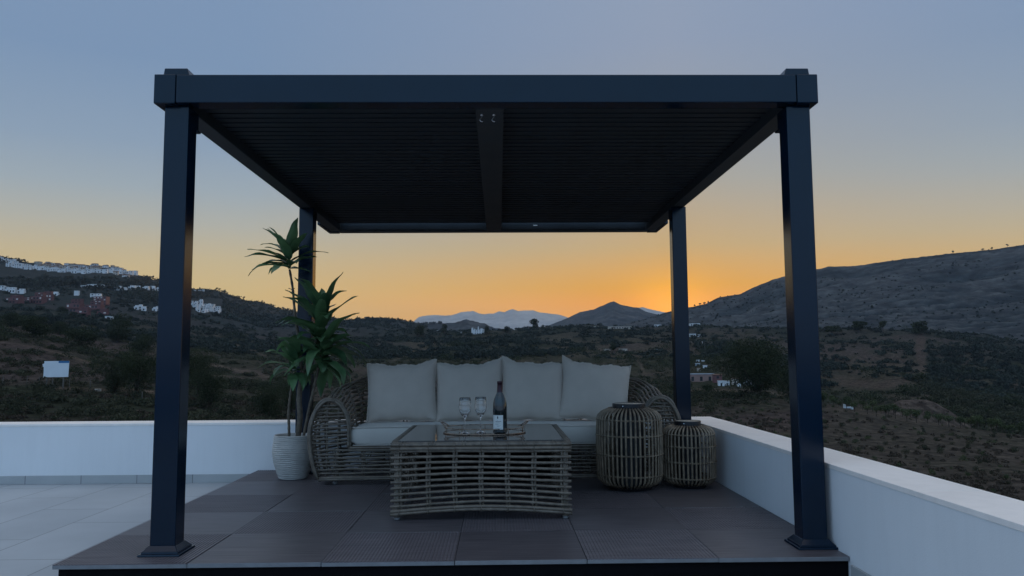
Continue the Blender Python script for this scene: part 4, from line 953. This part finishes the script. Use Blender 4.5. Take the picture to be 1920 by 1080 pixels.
# dark trees on the left
LT = [(215,738,62,58,'dark olive tree just left of the front left pergola post, below the dirt track'),(255,745,92,80,'tall dark tree beside the left edge of the front left pergola post'),(335,752,110,80,'tallest dark tree, half hidden behind the front left pergola post'),(372,742,92,70,'dark tree just right of the front left pergola post'),
      (395,768,72,70,'rounded dark tree low beside the front left post, right of it'),(505,790,72,75,'dark bushy tree behind the left parapet near the plant pot'),(545,775,75,60,'dark tree behind the lower leaves of the potted plant')]
for i, (px, py, hh, ww, lb) in enumerate(LT):
    X, Y, z, r = hit(px, py, 75, 260); k = pxs(X, Y); tree('olive_tree', X, Y, z, hh*k, ww*k, lb, 'dark trees on the near left slope', seed=30+i, leaf_n=9000, trunk_h=.06, lobes=26, leafs=.014)
MT = [(25,612,26,46,'dark spreading tree at the left edge below the red apartments'),(62,630,38,66,'wide dark tree left of centre on the left slope, below the red apartments'),(110,628,26,30,'small round tree between the two wide dark trees on the left slope'),(150,650,44,62,'large rounded dark tree above the billboard'),(222,640,52,58,'dark dense tree below the empty white lot on the left slope'),(118,586,12,18,'small round tree below the red apartments'),
      (270,668,40,50,'dark tree between the dirt track and the front left post')]
for i, (px, py, hh, ww, lb) in enumerate(MT):
    X, Y, z, r = hit(px, py, 170, 700); k = pxs(X, Y); tree('olive_tree', X, Y, z, hh*k, ww*k, lb, 'dark trees on the upper left slope', seed=50+i, leaf_n=5000, trunk_h=.05, lobes=18, leafs=.02)
CTs = [(1003,618,22,22,'lone tall tree on the skyline left of the pointed peak',.12),(834,628,20,17,'rounded dark tree on the skyline left of the white villa',.1),(950,624,14,18,'dark tree on the skyline right of the white villa',.1),(914,626,16,12,'dark tree touching the right side of the white villa',.2),
       (1150,660,16,20,'round dark tree in the pale clearing of the middle slope',.1),(783,634,22,26,'round dark tree on the slope left of the white villa',.1),(1560,628,16,34,'flat-topped tree on the ridge just right of the front right post',.3),(1614,622,18,38,'wide flat-topped pine on the right ridge',.35),(1656,624,20,18,'slim pine on the right ridge, beside the wide flat-topped one',.4),(1728,628,26,36,'bushy green tree at the top of the bare earth strip',.1)]
for i, (px, py, hh, ww, lb, th_) in enumerate(CTs):
    X, Y, z, r = hit(px, py, 380, 1150); k = pxs(X, Y); tree('tree', X, Y, z, hh*k, ww*k, lb, 'trees on the middle ridges', seed=80+i, leaf_n=700, trunk_h=th_, lobes=8, leafs=.06)
for px, py in ((406,543),(411,543),(422,548),(457,561),(1787,475),(1843,470),(1860,469),(1889,463),(1303,575),(1312,574),(1321,571)):
    if px < 1000: X, Y, z, r = hit(px, py+2, 1200, 1500)
    else:
        th, t_el = dirpx(px, py+1); r = 2195; X, Y = CAM[0]+r*math.sin(th), r*math.cos(th); z = CAM[2]+r*t_el
    k = pxs(X, Y); e = tree('ridge_tree', X, Y, z, 6.5*k, 6*k, 'tiny lone tree on a bare skyline', 'lone trees on the far skylines', seed=px, leaf_n=90, trunk_h=.35, lobes=3, leafs=.14)

X, Y, z, r = hit(1326, 724, 190, 260); k = pxs(X, Y); tree('olive_tree', X, Y, z, 13*k, 28*k, 'low dark bush in front of the pink house', seed=140, leaf_n=1200, trunk_h=.05, lobes=8, leafs=.05)
# orchard on the right slope
g = np.random.default_rng(5)
om = []
for v_ in range(4):
    V, Fq = leafcloud(np.array([(g.uniform(-.3, .3), g.uniform(-.3, .3), 1.25+g.uniform(-.25, .35)) for _ in range(6)]), np.array([(.55, .55, .42)]*6)*g.uniform(.8, 1.1), np.full(6, 55), np.full(6, .10), 300+v_)
    t = MB(); t.tube([(0, 0, -.2), (.04, 0, .5), (0, .03, 1.1)], [.07, .06, .04], 6)
    for q in range(3): t.tube([(0, 0, .6), (.3*math.cos(q*2.1), .3*math.sin(q*2.1), 1.2)], [.035, .015], 5)
    e = empty('orchard_tree', (0, 0, 0), 'small leafy orchard tree in the row along the right slope crest', 'tree', 'orchard trees along the crest')
    mkobj('crown', V, Fq, M['citrus'], e); t.obj('trunk', M['bark'], e)
    om.append([e, False])
def put(proto, X, Y, z, s_, rz):
    o = proto[0] if not proto[1] else copy_tree(proto[0]); proto[1] = True
    o.location = (X, Y, z); o.rotation_euler = (0, 0, rz); o.scale = (s_, s_, s_*random.uniform(.85, 1.15)); return o
k = 0
for row, (dy, npx) in enumerate(((-3, 26), (5, 20))):
    for x in np.linspace(1545, 1915, npx):
        yb = np.interp(x, [1545, 1600, 1700, 1800, 1920], [752, 768, 785, 798, 811])+dy+random.uniform(-2, 2)
        xx = x+random.uniform(-4, 4); X, Y, z, r = hit(xx, yb, 120, 215); put(om[k % 4], X, Y, z, random.uniform(.85, 1.45), random.uniform(0, 6)); k += 1
# shrubs on the orchard slope
sm = []
for v_ in range(5):
    V, Fq = leafcloud(np.array([(g.uniform(-.35, .35), g.uniform(-.35, .35), .45+g.uniform(-.2, .35)) for _ in range(6)]), np.array([(.38, .38, .33)]*6)*g.uniform(.8, 1.1), np.full(6, 38), np.full(6, .085), 400+v_)
    o = mkobj('shrub', V, Fq, M['citrus'] if v_ % 2 else M['scrub']); tag(o, 'small dark shrub scattered on the open right slope below the orchard', 'shrub', 'shrubs on the open right slope'); sm.append([o, False])
placed = []
tries = 0
while len(placed) < 230 and tries < 4000:
    tries += 1; x = random.uniform(1330, 1935); r = math.exp(random.uniform(math.log(66), math.log(175))); th = float(x2theta(x)); X, Y = CAM[0]+r*math.sin(th), r*math.cos(th)
    if any((X-a)**2+(Y-b)**2 < (2.2)**2 for a, b in placed): continue
    placed.append((X, Y)); put(sm[len(placed) % 5], X, Y, gz(X, Y)-.1, random.uniform(.35, .8)*(.75 if r < 100 else 1.1), random.uniform(0, 6))

# ------------------------------------------------------------------ hamlet, villa, town
def house(X, Y, z, wd, dp, h, wallm, label, group=None, floors=2, rz=0., roofm=None, parts=False, stepped=False, name='house', pitched=False, winr=.5, seed=0, cat='house'):
    """walls with recessed windows per storey, slab roof or pitched roof, optional upper set-back"""
    g = random.Random(seed); c, s_ = math.cos(rz), math.sin(rz)
    Rz = lambda p: (X+p[0]*c-p[1]*s_, Y+p[0]*s_+p[1]*c, z+p[2])
    wm, wn, rf = MB(), MB(), MB()
    def vol(x0, x1, y0, y1, z0, z1, fl):
        wm.box(x0, x1, y0, y1, z0, z1); rf.box(x0-.15, x1+.15, y0-.15, y1+.15, z1+.002, z1+.22) if not pitched else None
        if pitched:
            ym = (y0+y1)/2; hh = (y1-y0)*.22; o = .3
            rf.add([(x0-o,y0-o,z1+.01),(x1+o,y0-o,z1+.01),(x1+o,y1+o,z1+.01),(x0-o,y1+o,z1+.01),(x0-o,ym,z1+hh),(x1+o,ym,z1+hh)], [(0,1,5,4),(3,4,5,2),(0,4,3),(1,2,5),(0,3,2,1)])
        fh = (z1-z0)/fl; nw = max(1, int((x1-x0)/2.6))
        for f in range(fl):
            for q in range(nw):
                if g.random() > .85: continue
                cx = x0+(x1-x0)*(q+.5)/nw; ww = min(1.6, (x1-x0)/nw*winr); zz = z0+fh*(f+.5)
                wn.box(cx-ww/2, cx+ww/2, y0-.03, y0+.10, zz-fh*.2, zz+fh*.26)
            if stepped: wm.box(x0-.05, x1+.05, y0-.9, y0-.001, z0+fh*f, z0+fh*f+.75)
    if stepped:
        vol(-wd/2, wd/2, -dp/2, dp/2, -1, h*.62, max(1, int(round(floors*.62)))); vol(-wd*.28, wd*.42, -dp*.1, dp*.5, h*.62+.221, h, max(1, int(round(floors*.4))))
    else: vol(-wd/2, wd/2, -dp/2, dp/2, -1, h, floors)
    for m_ in (wm, wn, rf): m_.v = [Rz(p) for p in m_.v]
    if parts:
        e = empty(name, (X, Y, z), label, cat, group); wm.obj('wall', wallm, e); rf.obj('roof', roofm or wallm, e)
        # each window its own part
        for q in range(0, len(wn.v), 8): 
            b = MB(); b.v = wn.v[q:q+8]; b.f = [(0,3,2,1),(4,5,6,7),(0,1,5,4),(1,2,6,5),(2,3,7,6),(3,0,4,7)]; b.m = [0]*6; b.obj('window', M['win_reflection'] if (wallm is M['red_wall'] and g.random() < .4) else M['win'], e)
        return e
    m_ = MB(); m_.add(wm.v, wm.f, 0); m_.add(wn.v, wn.f, 1); m_.add(rf.v, rf.f, 2)
    o = m_.obj(name, [wallm, M['win'], roofm or wallm], None, origin=(X, Y, z)); return tag(o, label, cat, group)
WW, RWm, CWm = M['white_wall'], M['red_wall'], M['cream_wall']
def hpx(px, py, wpx, hpx_, wallm, label, group=None, rmin=200, rmax=1500, depth=.8, **k):
    X, Y, z, r = hit(px, py, rmin, rmax); s_ = pxs(X, Y); return house(X, Y, z, wpx*s_, wpx*s_*depth, hpx_*s_, wallm, label, group, seed=int(px*7+py), **k)
# lower row of attached white houses below the hilltop
x = 12
while x < 250:
    yb = np.interp(x, [10, 40, 110, 150, 200, 250], [502, 504, 510, 513, 512, 516])-1.5+random.uniform(-.6, .6); wv = random.uniform(4.6, 8)
    hpx(x+wv/2, yb+1.5, wv*1.02, random.uniform(5.2, 7.6), WW, 'small white attached house in the long row under the hilltop', 'white row houses under the hilltop', 950, 1480, floors=2, rz=random.uniform(-.1, .3), stepped=random.random() < .4, winr=.35); x += wv*1.0
# upper cluster
for i in range(58):
    x = random.uniform(70, 240); sk = np.interp(x, SL[:, 0], SL[:, 1]); y = sk+random.uniform(1.5, 12)
    hpx(x, y, random.uniform(6, 11), random.uniform(4, 6), random.choice([CWm, WW, CWm, WW]), 'small pale house in the dense cluster on the left hilltop', 'hilltop cluster houses', 1000, 1490, floors=2, rz=random.uniform(-.4, .4), roofm=M['tile_roof'], pitched=random.random() < .6)
for i in range(13):
    x = i*4.6-2; y = np.interp(x, SL[:, 0], SL[:, 1])+random.uniform(5, 10)+1
    hpx(x, y, random.uniform(6, 9), random.uniform(4, 6), WW, 'white house high on the far left end of the hilltop', 'white houses at the left end of the hilltop', 1000, 1490, floors=2, rz=random.uniform(-.3, .3), stepped=random.random() < .4)
# white blocks halfway up
for (px, py, wp, hp, lb) in [(4,541,10,7,'low white house touching the left edge, halfway up the slope'),(12,543,9,6,'white house, second from the left edge halfway up the slope'),(22,548,14,10,'larger white house left of the red apartments'),(40,548,12,8,'cream white house above the first red apartment block'),(103,552,12,6,'white flat-roofed house right of the second red block'),
     (144,552,8,8,'small white cube house on the wooded slope'),(130,534,0,0,''),(174,556,8,7,'white house beside the third red block, left one'),(184,558,12,10,'larger white stepped house above the pink-red apartments')]:
    if wp: hpx(px, py+3, wp, hp, WW, lb, 'white houses among the red apartments', 560, 1100, floors=2, rz=.15, stepped=wp > 11, parts=True)
for i, (px, py, wp, hp) in enumerate([(158,537,10,3.5),(168,536,10,4),(178,536,12,5),(190,537,10,4.5),(222,541,11,7),(232,542,10,5),(248,541,12,7),(258,540,10,6),(274,541,11,6),(285,542,12,8),(297,542,9,6)]):
    hpx(px, py+3, wp, hp, WW, 'white house in the broken row along the wooded mid slope', 'white houses in the mid slope row', 620, 1300, floors=2, rz=random.uniform(-.2, .3), stepped=i > 3)
for i, (px, py) in enumerate([(256,580),(263,581),(270,582),(290,583),(295,583)]): hpx(px, py, 8, 7, WW, 'small white twin house left of the front left post', 'small white houses beside the front left post', 500, 1000, floors=2, rz=.2, stepped=True)
for i in range(30):
    t = random.random(); x = 358+t*52; y = random.uniform(564+t*14, 582+t*5)
    hpx(x, y+2, random.uniform(6, 9), random.uniform(5, 7), WW, 'small white house in the stepped village right of the front left post', 'stepped white village houses', 700, 1350, floors=2, rz=random.uniform(-.4, .4), stepped=random.random() < .6, winr=.4)
for i, x in enumerate((365, 374, 381)): hpx(x, 547, 4, 3, WW, 'tiny white house under the trees on the left skyline', 'tiny white skyline houses', 1100, 1490, floors=1)
# red apartments
for (px, py, wp, hp, lb, st) in [(28,566,26,14,'red apartment block at the far left, lowest of the left pair',True),(50,567,14,9,'narrow red apartment block beside the far left one',False),(72,568,24,20,'red apartment block with pale, reflection-coloured windows, left of the wooded gap',True),(88,560,20,16,'red apartment block stepping up behind the one with pale windows',True),
     (141,583,26,24,'left block of the large pink-red terraced apartments',True),(158,590,18,16,'lowest pink-red block at the foot of the terraced apartments',True),(178,584,28,22,'right block of the large pink-red terraced apartments',True),(193,592,18,14,'small pink-red block at the lower right of the terraced apartments',True),(190,569,24,14,'red block with a row of pale windows behind the pink-red apartments',False)]:
    hpx(px, py+2, wp, hp, RWm, lb, 'red apartment blocks', 520, 900, floors=4, rz=random.uniform(-.15, .25), stepped=st, parts=True, winr=.55, name='apartment_block', cat='apartments', depth=.6)
hpx(205, 598, 12, 4, WW, 'low white shed below the pink-red apartments', None, 380, 800, floors=1)
# villa on the middle ridge
X, Y, z, r = hit(896, 627, 700, 1000); s_ = pxs(X, Y)
e = house(X, Y, z, 24*s_, 12*s_, 7*s_, WW, 'white villa with towers on the middle skyline', None, 2, 0, WW, parts=True, name='villa', cat='villa')
for dx, hh, wv in ((-10, 11, 3), (-6, 9, 2.2), (1, 13, 2), (7, 9.5, 4)): MB().box(X+dx*s_-wv*s_/2, X+dx*s_+wv*s_/2, Y-6.5*s_, Y-4*s_, z+.1, z+hh*s_).obj('tower', WW, e)
hpx(862, 628, 8, 3.5, WW, 'small white house on the skyline left of the villa', None, 600, 1000, floors=1)
hpx(822, 622, 5, 2.5, WW, 'tiny white house by the round skyline tree', None, 600, 1000, floors=1)
hpx(1118, 616, 9, 2.5, CWm, 'low pale shed on the middle ridge, left of the long one', None, 600, 1000, floors=1); hpx(1162, 616, 44, 3, CWm, 'long low pale building on the middle ridge under the peak', None, 600, 1000, floors=1, depth=.15); hpx(1233, 613, 12, 4, WW, 'white low house just left of the back right post', None, 500, 1000, floors=1)
hpx(1138, 658, 14, 3, CWm, 'low pale wall ruin left of the round tree in the clearing', None, 300, 800, floors=1, depth=.2); hpx(1168, 657, 16, 2.5, CWm, 'low pale wall ruin right of the round tree in the clearing', None, 300, 800, floors=1, depth=.2)
hpx(1231, 660, 7, 3.5, WW, 'tiny white hut on the middle slope', None, 300, 800, floors=1)
# hamlet on the right
for (px, py, wp, hp, wm_, rm_, lb, pt) in [(1312,716,48,13,M['pink_wall'],'grey_roof','long pink house with blue-grey roof behind the back right post',False),(1345,717,16,14,RWm,'tile_roof','small reddish house next to the blue-grey roof',True),(1352,724,11,8,WW,'','low white outbuilding in the hamlet, left one',False),(1363,724,9,7,WW,'','low white outbuilding in the hamlet, middle one',False),(1378,722,12,12,CWm,'tile_roof','tan house beside the big round tree',True),
     (1386,725,6,5,WW,'','tiny white hut in the hamlet',False),(1402,723,14,10,WW,'','white house at the foot of the big round tree',True),(1409,727,9,6,WW,'','little white annexe under the big round tree',False),(1322,694,7,6,WW,'','white cube house above the blue-grey roof',False),(1308,686,8,4,M['grey_roof'],'','small pale blue hut above the hamlet',False),(1310,697,6,6,CWm,'tile_roof','small tan house above the blue-grey roof',True),
     (1318,674,5,2,WW,'','pale low wall among trees above the hamlet, right one',False),(1308,674,6,2,WW,'','pale low wall among trees above the hamlet, left one',False)]:
    hpx(px, py, wp, hp, wm_, lb, 'hamlet buildings beside the big tree', 205, 420, floors=1 if hp < 14 else 2, roofm=M[rm_] if rm_ else WW, pitched=pt, parts=wp > 10, depth=.5, winr=.3)
for (px, py, wp, hp, lb) in [(1302,612,18,4,'white low villa high on the slope right of the back right post'),(1298,632,12,5,'white house with a dark gap beside the back right post'),(1312,631,7,3,'small white shed right of the back right post'),(1319,645,4,3,'tiny white hut below the curved pale road')]:
    hpx(px, py, wp, hp, WW, lb, None, 400, 1000, floors=1)

# ------------------------------------------------------------------ billboard, fence, fallen sheet
X, Y, z, r = hit(104, 727, 125, 175); s_ = pxs(X, Y); zc = z
bb = empty('billboard', (X, Y, z), 'blank white billboard with a torn blue top corner on two posts', 'billboard')
bw, bh = 46*s_, 30*s_; zb = z+19*s_
pts = [(-bw/2, 0), (bw/2, .15*s_), (bw/2+.8*s_, bh-3.6*s_), (bw/2+.8*s_, bh), (-bw/2+.6*s_, bh), (-bw/2+.6*s_, bh-4*s_), (-bw/2-3*s_, bh-6.5*s_), (-bw/2-1.5*s_, bh-7.5*s_), (-bw/2-2.6*s_, bh-9*s_), (-bw/2, bh-12*s_)]
m = MB(); K = len(pts); m.add([(X+a, Y-.06, zb+b) for a, b in pts]+[(X+a, Y-.03, zb+b) for a, b in pts], [tuple(range(K)), tuple(range(K, 2*K))[::-1]]+[(i, K+i, K+(i+1) % K, (i+1) % K) for i in range(K)]); m.obj('panel', M['billboard'], bb)
MB().box(X+4*s_, X+bw/2+.7*s_, Y-.075, Y-.062, zb+bh-3.7*s_, zb+bh-.1*s_).obj('blue_strip', M['blue'], bb)
for dx in (-bw*.37, bw*.30): MB().box(X+dx-.09, X+dx+.09, Y-.028, Y+.12, z-.5, zb+bh*.9).obj('post', M['post_wood'], bb)
for i, (px, py) in enumerate([(5,722),(50,723),(73,724),(98,727),(130,727),(169,729),(207,731),(242,732),(266,754)]):
    X, Y, z, r = hit(px, py, 110, 175); p_ = MB(); p_.tube([(X, Y, z-.4), (X+.02, Y, z+1.5)], .055, 7)
    tag(p_.obj('fence_post', M['post_wood'], None, origin=(X, Y, z)), 'thin weathered fence post along the track under the billboard', 'post', 'fence posts along the track')
X, Y, z, r = hit(184, 734, 110, 170); tag(MB().box(X-.5, X+.5, Y-.2, Y+.25, z-.1, z+.35).obj('concrete_block', M['cream_wall'], None, bevel=.03, origin=(X, Y, z)), 'pale concrete block on the track right of the billboard', 'block')
X, Y, z, r = hit(1590, 754, 150, 300); m = MB(); 
for a, b, c_, d in ((-.9, .9, .15, .45), (-.9, -.6, .45, .95), (.55, .9, -.1, .15)): m.box(X+a, X+b, Y-.3, Y+.3, z+c_, z+d)
tag(m.obj('water_trough', M['white_wall'], None, origin=(X, Y, z)), 'small white trough shape at the edge of the dark trees on the right', 'trough')
X, Y, z, r = hit(1322, 664, 250, 500); tag(MB().tube([(X, Y, z-.5), (X, Y, z+24*pxs(X, Y))], .12, 7).obj('utility_pole', M['post_wood'], None, origin=(X, Y, z)), 'thin utility pole left of the big round tree', 'pole')

# ------------------------------------------------------------------ haze
hb = MB(); hb.box(-7000, 7000, -7000, 7000, -110, 440)
hz_m = bpy.data.materials.new('haze'); hz_m.use_nodes = True; t = hz_m.node_tree; t.nodes.clear()
pv = N(t, 'ShaderNodeVolumePrincipled'); pv.inputs['Density'].default_value = 5.0e-5; pv.inputs['Color'].default_value = (.66, .79, 1, 1); pv.inputs['Anisotropy'].default_value = .3
L(t, pv.outputs[0], N(t, 'ShaderNodeOutputMaterial').inputs['Volume'])
HAZE = True
if HAZE: tag(hb.obj('haze', hz_m), kind='stuff')
